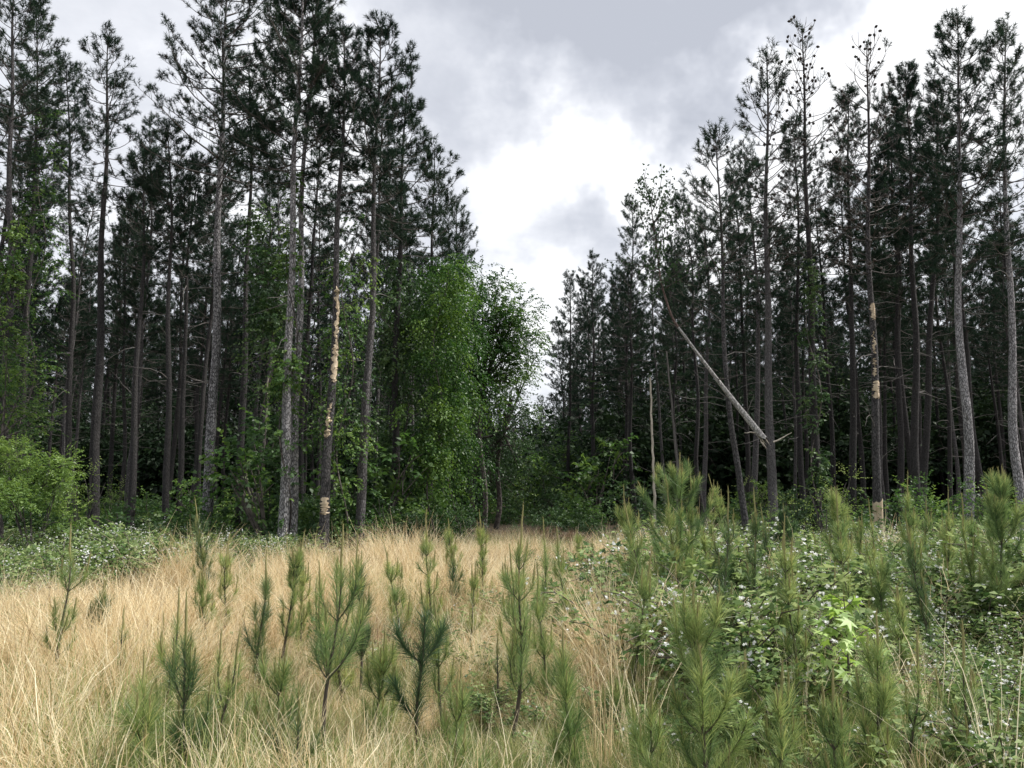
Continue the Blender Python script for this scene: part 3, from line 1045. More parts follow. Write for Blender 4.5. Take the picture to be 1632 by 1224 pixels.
# the green hardwood and the leaf draped trunk at the left of the lane
leafy_thing('hardwood_tree', 'round topped green hardwood leaning out over the grey track', 'tree', ground_pt(770, 36),
            px_clusters([(720, 470, 1.3, 0.9), (760, 500, 1.3, 0.9), (800, 505, 1.2, 0.55), (740, 560, 1.3, 1.0), (785, 560, 1.2, 1.0), (825, 490, 1.0, 1.0), (835, 540, 1.0, 0.9), (800, 460, 0.9, 0.6), (810, 520, 1.2, 1.2), (810, 580, 1.1, 1.1), (795, 540, 1.2, 1.1),
                         (760, 430, 0.8, 0.35), (715, 520, 1.2, 1.0), (770, 630, 1.2, 1.0), (740, 610, 1.2, 1.0), (790, 600, 1.0, 0.8), (820, 600, 0.7, 0.3)], 35, rng, 1.0),
            rng, M_DEEP, nspray=150, L=0.12, W=0.065, nleaf=9, length=0.6, droop=0.4, tint=(0.0, 0.95), stem_r=0.08, fork=unproject(768, 610, 35.5))
leafy_thing('hardwood_tree', 'crooked dark hardwood with forked trunk beside the grey track', 'tree', ground_pt(790, 40),
            px_clusters([(760, 700, 1.2, 1.0), (800, 720, 1.2, 1.0), (740, 760, 1.2, 0.9), (830, 680, 0.9, 0.8), (745, 660, 1.0, 0.7), (790, 650, 1.0, 0.5), (820, 640, 0.7, 0.5), (760, 720, 1.0, 0.7), (815, 700, 0.9, 0.8), (830, 740, 0.8, 0.9), (850, 570, 0.8, 0.4), (835, 600, 0.9, 0.7), (800, 590, 1.2, 1.0), (815, 630, 1.1, 1.0)], 39, rng, 1.0),
            rng, M_LEAFD, nspray=80, L=0.13, W=0.075, nleaf=8, length=0.6, droop=0.35, tint=(0.05, 0.8), stem_r=0.09, fork=unproject(800, 690, 39.5))


leafy_thing('hardwood_tree', 'low spreading hardwood closing the left side of the grey track under the round topped one', 'tree', ground_pt(745, 46),
            px_clusters([(735, 640, 1.5, 0.9), (770, 670, 1.5, 0.9), (800, 700, 1.3, 0.9), (750, 720, 1.5, 0.9), (780, 760, 1.3, 0.9), (815, 770, 1.2, 0.9), (720, 700, 1.3, 0.9), (830, 640, 1.1, 0.5)], 45, rng, 1.0),
            rng, M_LEAFD, nspray=60, L=0.15, W=0.085, nleaf=8, length=0.6, droop=0.35, tint=(0.1, 0.9), stem_r=0.09, fork=unproject(760, 740, 45.5))
leafy_thing('hardwood_tree', 'low bushy hardwood at the right side of the track below the far pines', 'tree', ground_pt(900, 60),
            px_clusters([(890, 720, 1.6, 0.9), (925, 735, 1.5, 0.9), (870, 760, 1.4, 0.9), (905, 780, 1.4, 0.9), (945, 760, 1.5, 0.9), (960, 710, 1.3, 0.8)], 59, rng, 1.0),
            rng, M_LEAF, nspray=50, L=0.17, W=0.10, nleaf=8, length=0.65, droop=0.35, tint=(0, 0.7), stem_r=0.09, fork=unproject(910, 770, 59.5))
leafy_thing('hardwood_tree', 'small rounded hardwood far down the middle of the track', 'tree', ground_pt(838, 78),
            px_clusters([(825, 690, 1.8, 0.9), (850, 670, 1.6, 0.8), (870, 700, 1.6, 0.8), (835, 740, 2.0, 0.9), (860, 750, 1.8, 0.9)], 77, rng, 1.0),
            rng, M_LEAF, nspray=42, L=0.2, W=0.12, nleaf=8, length=0.7, droop=0.35, tint=(0.1, 0.8), stem_r=0.09, fork=unproject(845, 750, 77.5))


def vine(label, line, d, w, leaf, rng, n=30, L=0.10, W=0.08, droop=0.9, length=0.5, group='vines climbing the pine trunks', tint=(0.1, 0.9)):
    """A climbing vine: a winding stem on the trunk and hanging sprays of leaves round it; w(py) is how far it spreads."""
    P = np.array([unproject(x, y, d) for x, y in line])
    foot = P[-1].copy()
    foot[2] = gz(foot[0], foot[1])
    P = np.vstack([P, foot]) if P[-1][2] - foot[2] > 0.3 else P
    lens = np.concatenate([[0], np.cumsum(np.linalg.norm(np.diff(P, axis=0), axis=1))])
    m = int(lens[-1] / 0.12)
    s = np.linspace(0, lens[-1], m)
    X = np.column_stack([np.interp(s, lens, P[:, i]) for i in range(3)]) - foot
    root = thing('climbing_vine', label, 'vine', foot, group)
    st, fo = Geo(), Geo()
    a = s * 1.3
    Y = X + np.column_stack([np.cos(a), np.sin(a), 0 * a]) * 0.2
    v, f = tubes(Y, np.linspace(0.012, 0.03, m), 5)
    st.add(v, f)
    ww = np.interp(s, np.linspace(0, lens[-1], len(w)), w)
    for i in range(m):                                          # foliage hangs in separate clumps, dark gaps between them
        for _ in range(rng.poisson(0.35 + ww[i] * 0.75)):
            az, rr = rng.uniform(0, 6.28), ww[i] * rng.uniform(0.1, 0.9) * rng.choice([0.8, 1.0, 1.45])
            c = X[i] + np.array([math.cos(az) * rr, math.sin(az) * rr, rng.normal(0, 0.1)])
            cr = rng.uniform(0.12, 0.36) * min(1.2, 0.5 + ww[i])
            k = max(4, int(n * cr * 2.0))
            O, d = blob_points(k, c, cr, rng, 0.2)
            D = nrm(d + np.array([math.cos(az), math.sin(az), 0.1]) * 0.7)
            t0 = rng.uniform(tint[0], tint[1])
            sprays(fo, O, D, 7, length * min(1, cr * 2 + 0.3), L, W, rng, 0, (max(0, t0 - 0.2), min(1, t0 + 0.2)), droop)
    link('stem', st.mesh('stem', [M_SMOOTH]), root)
    tag(link('foliage', fo.mesh('foliage', [leaf]), root), kind='stuff')
    return root


vine('thick bright green leafy vine hanging like a curtain down a trunk by the track', [(705, 430), (700, 560), (696, 650), (690, 760), (692, 840)], 26, [0.7, 0.95, 0.8, 0.8, 0.55, 0.35, 0.3], M_DEEP, rng, n=56, L=0.11, W=0.06, length=0.6)
vine('second green vine curtain close behind the first, nearer the track', [(735, 420), (728, 560), (722, 700), (720, 840)], 28.5, [0.6, 1.0, 1.0, 0.9, 1.0, 0.8], M_DEEP, rng, n=34, L=0.11, W=0.06, length=0.55, tint=(0, 0.7))
vine('dark leafy vine mass filling the gap between two pines left of the green curtain', [(650, 430), (645, 560), (640, 700), (640, 840)], 27.5, [0.9, 1.1, 1.2, 1.0, 0.7, 0.6], M_LEAFD, rng, n=32, L=0.12, W=0.08)
vine('leafy vine wrapped round the grey twin trunks high up', [(472, 280), (466, 450), (462, 560)], 22.7, [0.15, 0.2, 0.45, 0.4, 0.12], M_LEAF, rng, n=20, L=0.10, W=0.085, droop=0.4, length=0.35)
vine('leafy vine column climbing behind and left of the grey twin trunks', [(425, 330), (430, 480), (425, 640), (420, 800)], 26, [0.35, 0.7, 0.8, 0.35, 0.9, 1.0], M_LEAFD, rng, n=22, L=0.11, W=0.09, droop=0.4)
vine('light green vine on the torn bark pine high among its branches', [(575, 330), (560, 420), (555, 470)], 23.4, [0.4, 0.75, 0.7, 0.3], M_LEAF, rng, n=22, L=0.09, W=0.07, droop=0.5, length=0.4)
vine('sparse ivy spreading up between the torn bark pine and its neighbour', [(560, 500), (560, 640), (560, 850)], 25.5, [0.5, 0.8, 0.9, 0.6], M_LEAFD, rng, n=14, L=0.10, W=0.08, droop=0.4)
vine('thin leafy vine clothing the trunk of the bare topped pine', [(1292, 420), (1296, 560), (1302, 700), (1304, 800)], 27.2, [0.2, 0.28, 0.4, 0.3, 0.6], M_LEAFD, rng, n=26, L=0.09, W=0.07, droop=0.4, length=0.25)
vine('little green vine on the trunk at the far left edge', [(20, 350), (14, 430), (10, 470)], 26.8, [0.3, 0.5, 0.4], M_LEAF, rng, n=26, L=0.09, W=0.075, droop=0.4, length=0.35)
vine('green leaves in the crown top near the far left pines', [(80, 180), (72, 230), (70, 300)], 29, [0.3, 0.8, 0.5], M_LEAF, rng, n=14, L=0.10, W=0.08, droop=0.4)

# shrubs under the trees: six built, then copied
SHRUBS = []
SHRUB_LEAVES = [M_LEAF, M_LEAFD, M_LEAF, M_LEAFL, M_LEAFD, M_LEAF]


def shrub_geo(i):
    r = np.random.default_rng(300 + i)
    h, w = 2.0, 1.0
    cl = []
    for _ in range(7):
        a, q = r.uniform(0, 6.28), r.uniform(0.1, 0.75)
        cl.append((np.array([math.cos(a) * q * w, math.sin(a) * q * w, r.uniform(0.35, 0.95) * h - 0.15]), r.uniform(0.3, 0.55), 1.0))
    return leafy(r, cl, np.zeros(3), nspray=95, L=(0.09, 0.11, 0.07, 0.06, 0.09, 0.12)[i], W=(0.06, 0.065, 0.045, 0.03, 0.07, 0.07)[i], nleaf=8, length=0.38, droop=(0.2, 0.45, 0.1, 0.1, 0.3, 0.2)[i], stem_r=0.025)


def shrub(i, loc, rz, sc, label, group):
    while len(SHRUBS) <= i:
        SHRUBS.append(None)
    if SHRUBS[i] is None:
        st, fo = shrub_geo(i)
        root = thing('leafy_shrub', label, 'shrub', loc, group, rz, sc)
        a = link('stem', st.mesh('stem', [M_SMOOTH]), root)
        b = link('foliage', fo.mesh('foliage', [SHRUB_LEAVES[i]]), root)
        tag(b, kind='stuff')
        KIDS[root.name] = [a, b]
        SHRUBS[i] = root
        return root
    return copy_thing(SHRUBS[i], loc, rz, sc, label, group)


# (pixel x, top pixel y, distance, kind, label)
NAMED_SHRUBS = [
    (620, 780, 24, 0, 'light layered shrub catching the light between two leaning pine trunks'),
    (605, 690, 25.5, 5, 'taller dark leaved shrub behind the layered shrub right of the torn bark pine'),
    (425, 650, 25.2, 0, 'tall leafy shrub in front of the vine column left of the twin trunks'),
    (245, 775, 29, 0, 'leafy shrub between the slim dark trunk pair and the leaning trunk with dead twigs'),
    (360, 800, 28, 2, 'low green shrub right of the pale grey trunk foot'),
    (300, 810, 28.5, 1, 'low dark green shrub left of the pale grey trunk foot'),
    (185, 790, 29.5, 2, 'green shrub just right of the alone standing dark trunk'),
    (950, 690, 47, 5, 'green shrub at the foot of the clear pointed far pine'),
    (885, 760, 52, 1, 'dark shrub at the right margin of the track'),
    (1010, 740, 36, 1, 'dark green shrub left of the big bushy sapling'),
    (1165, 825, 25, 3, 'low bright green shrub at the foot of the thin leaning pine'),
    (1320, 745, 23.5, 3, 'tall light green shrub left of the stripped orange trunk foot'),
    (1452, 755, 26, 0, 'leafy shrub right of the stripped orange trunk foot'),
    (1262, 760, 28, 1, 'dark shrub between the half dead pine and the bare topped pine'),
    (730, 790, 27, 4, 'twiggy dark shrub right of the foot of the green curtain vine'),
    (655, 800, 24.5, 4, 'dark bush at the foot of the dense dark pine by the grass edge'),
    (415, 885, 19.5, 4, 'low dark bush standing in the grass before the twin trunks'),
    (505, 830, 23.8, 1, 'dark bush at the foot of the twin trunks'),
    (815, 790, 60, 0, 'bright green bush in the middle of the track'),
    (130, 740, 25, 3, 'light green bush right behind the bright fine leaved shrub'),
    (1060, 800, 22, 0, 'green bush at the wood edge behind the big bushy sapling'),
    (1225, 790, 22.5, 3, 'light green bush at the wood edge left of the tall light shrub'),
    (1352, 800, 22.5, 0, 'bush in the brambles a little left of the stripped orange foot'),
    (1500, 770, 23, 2, 'feathery green bush left of the tallest grey trunk'),
    (1590, 760, 22.5, 0, 'green bush at the wood edge between the two grey right trunks'),
    (1290, 855, 14, 3, 'low light green bush among the white flowers behind the star leaved sapling'),
    (1160, 880, 12.5, 2, 'low bush among the white flowers right of the big bushy sapling'),
    (1500, 870, 13.5, 3, 'low pale bush among the white flowers right of the slim upright spire'),
]
for x, y, d, k, lab in NAMED_SHRUBS:
    p = ground_pt(x, d)
    top = unproject(x, y, d)[2]
    shrub(k, p, rng.uniform(0, 6.28), max(0.35, top / 2.0), lab, 'shrubs along the edge of the wood')
under = []
for _ in range(95):
    y = rng.uniform(28, 62)
    x = rng.uniform(-0.66 * y, -3.6) if rng.random() < 0.6 else rng.uniform(float(lane_right(y)) + 0.5, 0.66 * y)
    if x > 0 and y < 31:
        y += 4
    under.append((x, y))
for (x, y), lab in zip(under, gap_labels(under, 'understory shrub', 'shrub deep back', 7)):
    shrub(int(rng.integers(0, 6)), (x, y, float(gz(x, y))), rng.uniform(0, 6.28), rng.uniform(0.5, 1.25), lab, 'shrubs in the understory of the wood')
for _ in range(30):
    y = rng.uniform(55, 120)
    x = rng.uniform(-5, 8) + 0.012 * y
    shrub(int(rng.integers(0, 6)), (x, y, 0), rng.uniform(0, 6.28), rng.uniform(1.2, 2.9), 'green bush far down the overgrown track', 'bushes closing the far track')


# ------------------------------------------------------------------ the broken trunk, the pale snag
def broken_trunk():
    d0, d1 = 25.0, 24.7
    line = [(1036, 318, 25.6), (1046, 390, 25.4), (1053, 450, 25.3), (1071, 508, 25.2), (1118, 572, 25.0), (1166, 635, 24.9), (1216, 698, 24.7)]
    P = np.array([unproject(x, y, d) for x, y, d in line])
    foot = P[-1].copy()
    rng = np.random.default_rng(77)
    root = thing('broken_tree', 'snapped pale grey trunk leaning across a thin pine with its broken butt in the air', 'fallen tree', foot)
    lens = np.concatenate([[0], np.cumsum(np.linalg.norm(np.diff(P, axis=0), axis=1))])
    s = np.linspace(0, lens[-1], 40)
    X = np.column_stack([np.interp(s, lens, P[:, i]) for i in range(3)]) - foot
    for _ in range(1):
        X[1:-1] = (X[:-2] + 2 * X[1:-1] + X[2:]) / 4
    g = Geo()
    R = np.interp(s / s[-1], [0, 0.35, 0.7, 1], [0.012, 0.032, 0.055, 0.112])
    v, f = tubes(X, R, 12)
    e = v.reshape(40, 12, 3)
    ax = nrm(X[-1] - X[-2])
    e[-1] += ax * rng.uniform(-0.18, 0.14, (12, 1))            # splintered end
    up = Geo()
    up.add(e[:21].reshape(-1, 3), f[:20 * 12])
    link('upper_trunk', up.mesh('upper_trunk', [bark_mat('reddish_bark', (0.03, 0.022, 0.02), (0.15, 0.10, 0.085), bump=0.3)]), root)
    g.add(e[20:].reshape(-1, 3), f[20 * 12:] - 240)
    c = e[-1].mean(0) - ax * 0.15
    g.add(np.vstack([e[-1], c]), np.array([[i, (i + 1) % 12, 12] for i in range(12)]))
    link('trunk', g.mesh('trunk', [bark_mat('pale_bark', (0.10, 0.096, 0.092), (0.54, 0.52, 0.50), bump=0.4)]), root)
    g = Geo()
    n = 9
    spikes(g, np.repeat(X[-1][None], n, 0) + rng.normal(0, 0.06, (n, 3)), nrm(ax + rng.normal(0, 0.12, (n, 3))), rng.uniform(0.1, 0.3, n), 0.04, rng)
    tag(link('splinters', g.mesh('splinters', [M_PALE]), root), kind='stuff')
    tw, lf = Geo(), Geo()
    BP, BR, LP, LD = [], [], [], []
    for i in range(30):
        u = rng.uniform(0.0, 0.42) if i < 24 else rng.uniform(0.45, 0.85)
        j = int(u * 39)
        p = X[j]
        az = rng.uniform(0, 6.28)
        el = rng.uniform(0.3, 1.1) if u < 0.43 else rng.uniform(-0.3, 0.7)
        L = rng.uniform(0.8, 2.2) * (1 - 0.5 * (u < 0.06))
        pts = [p]
        for k in range(5):
            el += rng.normal(0.02, 0.12)
            az += rng.normal(0, 0.2)
            p = p + np.array([math.cos(el) * math.cos(az), math.cos(el) * math.sin(az), math.sin(el)]) * L / 5
            pts.append(p)
            if u < 0.43:
                for _ in range(3):
                    q = p + rng.normal(0, 0.14, 3)
                    BP.append(np.linspace(p, q, 6))
                    BR.append(np.full(6, 0.005))
                    for _ in range(3):
                        LP.append(q + rng.normal(0, 0.06, 3))
                        LD.append(nrm(rng.normal(0, 1, 3) + np.array([0, 0, -0.8])))
        BP.append(np.array(pts))
        BR.append(np.linspace(0.018, 0.005, 6))
    v, f = tubes(np.array(BP), np.array(BR), 4)
    tw.add(v, f, 0)
    LP, LD = np.array(LP), np.array(LD)
    leaf_quads(tw, LP, LD, 0.12, 0.075, rng, 1, rng.uniform(0, 0.35, len(LP)), 0.2)
    tag(link('crown', tw.mesh('crown', [M_TWIG, M_LEAFD]), root), kind='stuff')
    for p1 in ((1185, 690), (1262, 690)):
        q = unproject(p1[0], p1[1], 24.7) - foot
        a = X[-2] if p1[0] < 1220 else X[-1] + np.array([0.3, 0, -0.12])
        g = Geo()
        v, f = tubes(np.linspace(a, q, 5) + rng.normal(0, 0.015, (5, 3)), np.linspace(0.03, 0.01, 5), 5)
        g.add(v, f)
        link('broken_limb', g.mesh('broken_limb', [M_PALE]), root)


broken_trunk()


def snag(label, line, d, r, m):
    P = np.array([unproject(x, y, d) for x, y in line])
    foot = P[-1].copy()
    foot[2] = gz(foot[0], foot[1])
    P = np.vstack([P, foot]) - foot
    g = Geo()
    k = 24
    z = np.linspace(P[0, 2], 0, k)
    X = np.column_stack([np.interp(z, P[::-1, 2], P[::-1, 0]), np.interp(z, P[::-1, 2], P[::-1, 1]), z])
    rg = np.random.default_rng(int(line[0][0]))
    X[:, :2] += rg.normal(0, 0.012, (k, 2))
    v, f = tubes(X, np.linspace(r * 0.5, r, k), 8)
    g.add(v, f)
    root = thing('dead_snag', label, 'dead tree', foot, 'dead standing snags')
    link('trunk', g.mesh('trunk', [m]), root)
    for _ in range(3):
        j = rg.integers(2, k - 6)
        az = rg.uniform(0, 6.28)
        q = X[j] + np.array([math.cos(az), math.sin(az), rg.uniform(0, 0.8)]) * rg.uniform(0.3, 0.9)
        g = Geo()
        v, f = tubes(np.linspace(X[j], q, 4), np.linspace(0.014, 0.004, 4), 4)
        g.add(v, f)
        link('dead_branch', g.mesh('dead_branch', [M_DEAD]), root)


snag('thin pale dead pole without bark left of the big bushy sapling', [(1036, 602), (1039, 690), (1043, 785)], 27, 0.055, M_PALE)
snag('thin grey dead pole with forked twigs beside the big bushy sapling', [(1062, 560), (1070, 640), (1078, 730)], 28, 0.05, M_DEAD)
snag('short pale dead stick among the vines left of the twin trunks', [(428, 600), (424, 660), (420, 720)], 27, 0.05, M_PALE)


# ------------------------------------------------------------------ pine saplings in the clearing
def sapling(label, loc, H, rng, lean=(0, 0), spread=0.35, nd=1.0, needles=M_SNEED, nl=0.16, bare=0.25, whorl=0.24, candle=1.0, up=0.9, side_branches=1.0, tip=0.25, tint=(0.1, 0.75), group='young pine saplings in the clearing'):
    loc = np.asarray(loc, float)
    nl *= 1.0
    spread *= 1.02
    root = thing('pine_sapling', label, 'pine sapling', loc, group)
    k = 14
    z = np.linspace(0, 1, k)
    w = rng.normal(0, 0.025 * H, (2,))
    X = np.column_stack([lean[0] * z * H + w[0] * np.sin(z * 5), lean[1] * z * H + w[1] * np.sin(z * 4 + 1), z * H])
    st = Geo()
    r0 = 0.006 + 0.009 * H
    v, f = tubes(X, np.linspace(r0, 0.0035, k), 7)
    st.add(v, f)
    link('stem', st.mesh('stem', [M_STEM]), root)
    at = lambda t: np.array([np.interp(t, z, X[:, i]) for i in range(3)])
    fo, ca, br = Geo(), Geo(), Geo()
    seg = 2 if nl > 0.1 else 1
    nw = 0.0024 if loc[1] < 7 else 0.0024 * (loc[1] / 7) ** 0.8
    mul = 2.1 * nd * (1 if loc[1] < 7 else (7 / loc[1]) ** 0.45)
    # needles along the main stem
    m = int(26 * H / 0.16)
    ts = np.linspace(bare, 0.97, max(3, int(H * (1 - bare) / 0.05)))
    A = np.array([at(t) for t in ts[:-1]])
    B = np.array([at(t) for t in ts[1:]])
    brush(fo, A, B, int(15 * mul), nl, nw, 0.66, rng, 0, tint, 0.12, seg)
    cand = [(at(0.96), nrm(at(1.0) - at(0.9)), rng.uniform(0.2, 0.32) * min(1.3, 0.5 + H * 0.5))]
    zz = bare * H + 0.05
    while zz < H * 0.93:
        t = zz / H
        nb = int(rng.integers(2, 6) * side_branches + 0.5)
        a0 = rng.uniform(0, 6.28)
        for b in range(nb):
            L = 0.78 * spread * (1 - 0.72 * t) * rng.uniform(0.45, 1.25) + 0.05
            az = a0 + b * 6.283 / max(nb, 1) + rng.normal(0, 0.3)
            el = rng.uniform(0.5, 1.1) * up
            p = at(t)
            pts = [p]
            for j in range(5):
                el += 0.14 + rng.normal(0, 0.05)
                p = p + np.array([math.cos(el) * math.cos(az), math.cos(el) * math.sin(az), math.sin(el)]) * L / 5
                pts.append(p)
            pts = np.array(pts)
            v, f = tubes(pts, np.linspace(0.0035 + 0.004 * L, 0.0022, 6), 5)
            br.add(v, f)
            ns = max(2, int(L / 0.045))
            sx = np.linspace(0.18, 1, ns + 1) * 5
            sh = rng.normal(0, 0.13)
            tb = (max(0, tint[0] + sh), min(1, tint[1] + sh))
            Q = np.column_stack([np.interp(sx, np.arange(6), pts[:, i]) for i in range(3)])
            brush(fo, Q[:-1], Q[1:], int(13 * mul), nl * 0.9, nw, 0.58, rng, 0, tb, 0.1, seg, 0.0)
            if rng.random() < 0.7 * candle:
                cand.append((pts[-1], nrm(pts[-1] - pts[-2] + np.array([0, 0, 0.1])), rng.uniform(0.07, 0.18)))
        zz += 0.85 * whorl * rng.uniform(0.6, 1.4)
    if br.n:
        link('branch_whorls', br.mesh('branch_whorls', [M_STEM]), root)['kind'] = 'stuff'
    if candle > 0:
        for i, (p, dr, L) in enumerate(cand):
            pts = np.linspace(p, p + dr * L, 4) + rng.normal(0, 0.003, (4, 3))
            v, f = tubes(pts, np.array([0.005, 0.0065, 0.006, 0.0025]) * (1.0 if i else 1.2), 5)
            ca.add(v, f, 0, 0.6)
            brush(ca, [p], [p + dr * L], 60, 0.04, 0.003 if loc[1] < 7 else nw * 1.3, 0.3, rng, 0, (0.1, 0.9), 0, 1)
            # young yellowish needles round the shoot's foot
            brush(fo, [p - dr * 0.08], [p + dr * L * 0.15], int(24 * mul), nl * 0.8, nw, 0.5, rng, 0, (0.75 - 0.3 * (1 - tip), 1.0), 0.05, seg)
        tag(link('candles', ca.mesh('candles', [M_CANDLE]), root), kind='stuff')
    tag(link('needles', fo.mesh('needles', [needles]), root), kind='stuff')
    return root


SAPLINGS = [
    # px, d, top px, top py, options
    (522, 5.0, 538, 885, dict(label='two tiered sapling with bare dark stem between a small top and a wide lower skirt', spread=0.62, nd=0.85, whorl=0.40, bare=0.45, nl=0.16, side_branches=1.1, up=0.7)),
    (816, 6.0, 838, 850, dict(label='slender tall sapling with upright yellow tip and bare dark stem in the grass centre', spread=0.38, whorl=0.22, bare=0.2, nl=0.13, nd=0.65)),
    (668, 5.2, 672, 962, dict(label='dark dense sapling with side arms curving up from a bare dark stem', spread=0.42, nd=2.4, needles=M_SDARK, whorl=0.6, bare=0.3, nl=0.15, side_branches=0.42, candle=0.0, up=0.7, tint=(0, 0.6))),
    (292, 4.5, 302, 1000, dict(label='dark feathery sapling with upswept needles, nearest the bottom left', spread=0.3, nd=1.0, needles=M_SDARK, whorl=0.28, bare=0.1, nl=0.15, tint=(0.1, 0.8))),
    (340, 4.8, 372, 1035, dict(label='bent sapling with yellow green tip on a bare curved stem', spread=0.42, nd=0.6, whorl=0.3, bare=0.3, nl=0.12, side_branches=0.7)),
    (184, 6.3, 196, 990, dict(label='thin leaning sapling with a tuft only at its top', spread=0.1, nd=0.7, whorl=0.3, bare=0.45, nl=0.10, side_branches=0.4, candle=0.4)),
    (256, 7.5, 260, 1000, dict(label='little sapling with small round tuft on a bare stalk in the straw', spread=0.08, nd=0.8, whorl=0.3, bare=0.55, nl=0.10, side_branches=0.4, candle=0.3)),
    (322, 8.2, 328, 930, dict(label='yellowish sapling standing in the straw, behind the little round tufted one', spread=0.25, nd=0.9, nl=0.12)),
    (222, 4.3, 226, 1085, dict(label='low bushy sapling beside the dark feathery one at the bottom edge', spread=0.22, nd=1.1, nl=0.18, bare=0.05)),
    (905, 4.8, 903, 1035, dict(label='fuzzy sapling with a dark core and yellow needle ends', spread=0.2, nd=1.5, nl=0.19, bare=0.1, whorl=0.3, tip=1.0)),
    (1116, 4.3, 1116, 965, dict(label='broad bright sapling with two tall candles, largest at the bottom edge', spread=0.55, nd=1.5, nl=0.15, bare=0.05, whorl=0.2, tip=1.0, tint=(0.25, 0.95))),
    (1080, 9.6, 1084, 738, dict(label='big bushy sapling, tallest in the middle of the clearing', spread=1.15, nd=1.15, needles=M_SNEED, tint=(0.0, 0.4), nl=0.15, side_branches=1.2, bare=0.02, whorl=0.22, up=0.6)),
    (1335, 11.0, 1338, 785, dict(label='light green bushy sapling before the stripped orange trunk foot', spread=0.55, nd=1.3, nl=0.16, bare=0.02, tint=(0.2, 0.9), tip=1.0)),
    (1456, 10.0, 1454, 775, dict(label='slim upright spire of a sapling right of the stripped orange trunk foot', spread=0.35, nd=1.2, nl=0.14, bare=0.05, tip=0.8)),
    (1598, 8.6, 1597, 757, dict(label='large full sapling with tall candles near the right edge', spread=0.75, nd=1.4, nl=0.17, bare=0.15, whorl=0.26, tip=0.8)),
    (1548, 11.5, 1550, 822, dict(label='slender sapling in the white flowers, left of the large full one', spread=0.4, nd=1.2, nl=0.15, bare=0.05)),
    (1248, 17.0, 1248, 815, dict(label='rounded dark young pine in the white flowers before the wood edge', spread=0.9, nd=1.6, needles=M_SDARK, nl=0.18, bare=0.0)),
    (1243, 4.2, 1244, 1110, dict(label='short yellow tipped sapling over dark ground at the bottom edge', spread=0.2, nd=1.2, nl=0.14, bare=0.15, tip=1.0)),
    (1402, 4.6, 1400, 1015, dict(label='light feathery sapling below the star leaved sapling', spread=0.35, nd=1.3, nl=0.17, bare=0.05, tip=1.0, tint=(0.25, 0.95))),
    (1458, 4.7, 1456, 1060, dict(label='narrow sapling with dark stem just right of the light feathery one', spread=0.16, nd=0.9, nl=0.12, bare=0.3, side_branches=0.6)),
    (1545, 4.6, 1540, 1045, dict(label='thin branched sapling among the arching straw at the lower right', spread=0.3, nd=0.7, nl=0.11, bare=0.25)),
    (724, 11.0, 726, 890, dict(label='small dark sapling in white blossoms in the grass centre', spread=0.22, nd=1.0, needles=M_SDARK, nl=0.13, bare=0.05)),
    (636, 11.5, 637, 912, dict(label='small brownish upright sapling in the straw', spread=0.1, nd=0.8, nl=0.09, side_branches=0.5)),
    (575, 7.2, 576, 903, dict(label='dark topped sapling right behind the two tiered sapling', spread=0.28, nd=1.1, needles=M_SDARK, nl=0.14, bare=0.3)),
    (792, 6.6, 794, 1030, dict(label='narrow dark sapling left of the slender tall one', spread=0.1, nd=0.8, nl=0.10, bare=0.2, side_branches=0.5, needles=M_SDARK, candle=0.3)),
    (866, 6.6, 862, 925, dict(label='bushy sapling close behind the slender tall one', spread=0.3, nd=1.1, nl=0.15, bare=0.15)),
    (1230, 9.0, 1231, 920, dict(label='dark sapling growing up through the white flowered brambles', spread=0.25, nd=1.2, needles=M_SDARK, nl=0.14)),
    (505, 8.4, 506, 940, dict(label='small sapling left of the two tiered one in pale straw', spread=0.2, nd=0.9, nl=0.12, bare=0.2)),
    (440, 5.2, 446, 1075, dict(label='low spreading sapling in shade left of the two tiered sapling', spread=0.4, nd=1.0, nl=0.14, bare=0.05)),
    (604, 5.6, 606, 1045, dict(label='low green sapling between the two tiered and the dark dense one', spread=0.3, nd=1.1, nl=0.15, bare=0.05)),
    (1180, 5.4, 1186, 1075, dict(label='light green sapling behind the broad bright one', spread=0.3, nd=1.1, nl=0.14, bare=0.05, tip=1.0)),
    (1035, 4.9, 1040, 1130, dict(label='low pale sapling left of the broad bright one', spread=0.28, nd=1.0, nl=0.14, bare=0.0, tip=1.0)),
    (985, 6.0, 988, 1105, dict(label='low sapling behind upright pale straw plumes', spread=0.3, nd=0.9, nl=0.13)),
    (1300, 8.0, 1303, 985, dict(label='grey green sapling left of the star leaved sapling', spread=0.3, nd=1.0, nl=0.14)),
    (1405, 7.5, 1407, 900, dict(label='soft grey green sapling right behind the star leaved sapling', spread=0.4, nd=1.2, nl=0.16)),
    (470, 4.2, 476, 1140, dict(label='low dark sapling at the bottom edge beside arching pale straw', spread=0.25, nd=1.0, needles=M_SDARK, nl=0.14, bare=0.0)),
    (722, 4.4, 728, 1125, dict(label='low sapling at the bottom edge right of the dark dense one', spread=0.28, nd=1.0, nl=0.14, bare=0.0)),
    (1330, 4.3, 1334, 1120, dict(label='low sapling at the bottom edge left of the light feathery one', spread=0.28, nd=1.0, nl=0.14, bare=0.0)),
    (940, 14.0, 942, 872, dict(label='small dark sapling near the far end of the straw', spread=0.25, nd=1.0, needles=M_SDARK, nl=0.14)),
    (975, 12.5, 977, 905, dict(label='small sapling at the left margin of the white flowered brambles', spread=0.25, nd=1.0, nl=0.14)),
]
SAP_RNG = np.random.default_rng(40)
for px, d, tx, ty, kw in SAPLINGS:
    p = ground_pt(px, d)
    top = unproject(tx, ty, d)
    H = top[2] - p[2]
    sapling(kw.pop('label'), p, H * 0.93, SAP_RNG, lean=((top[0] - p[0]) / H, SAP_RNG.normal(0, 0.03)), **kw)


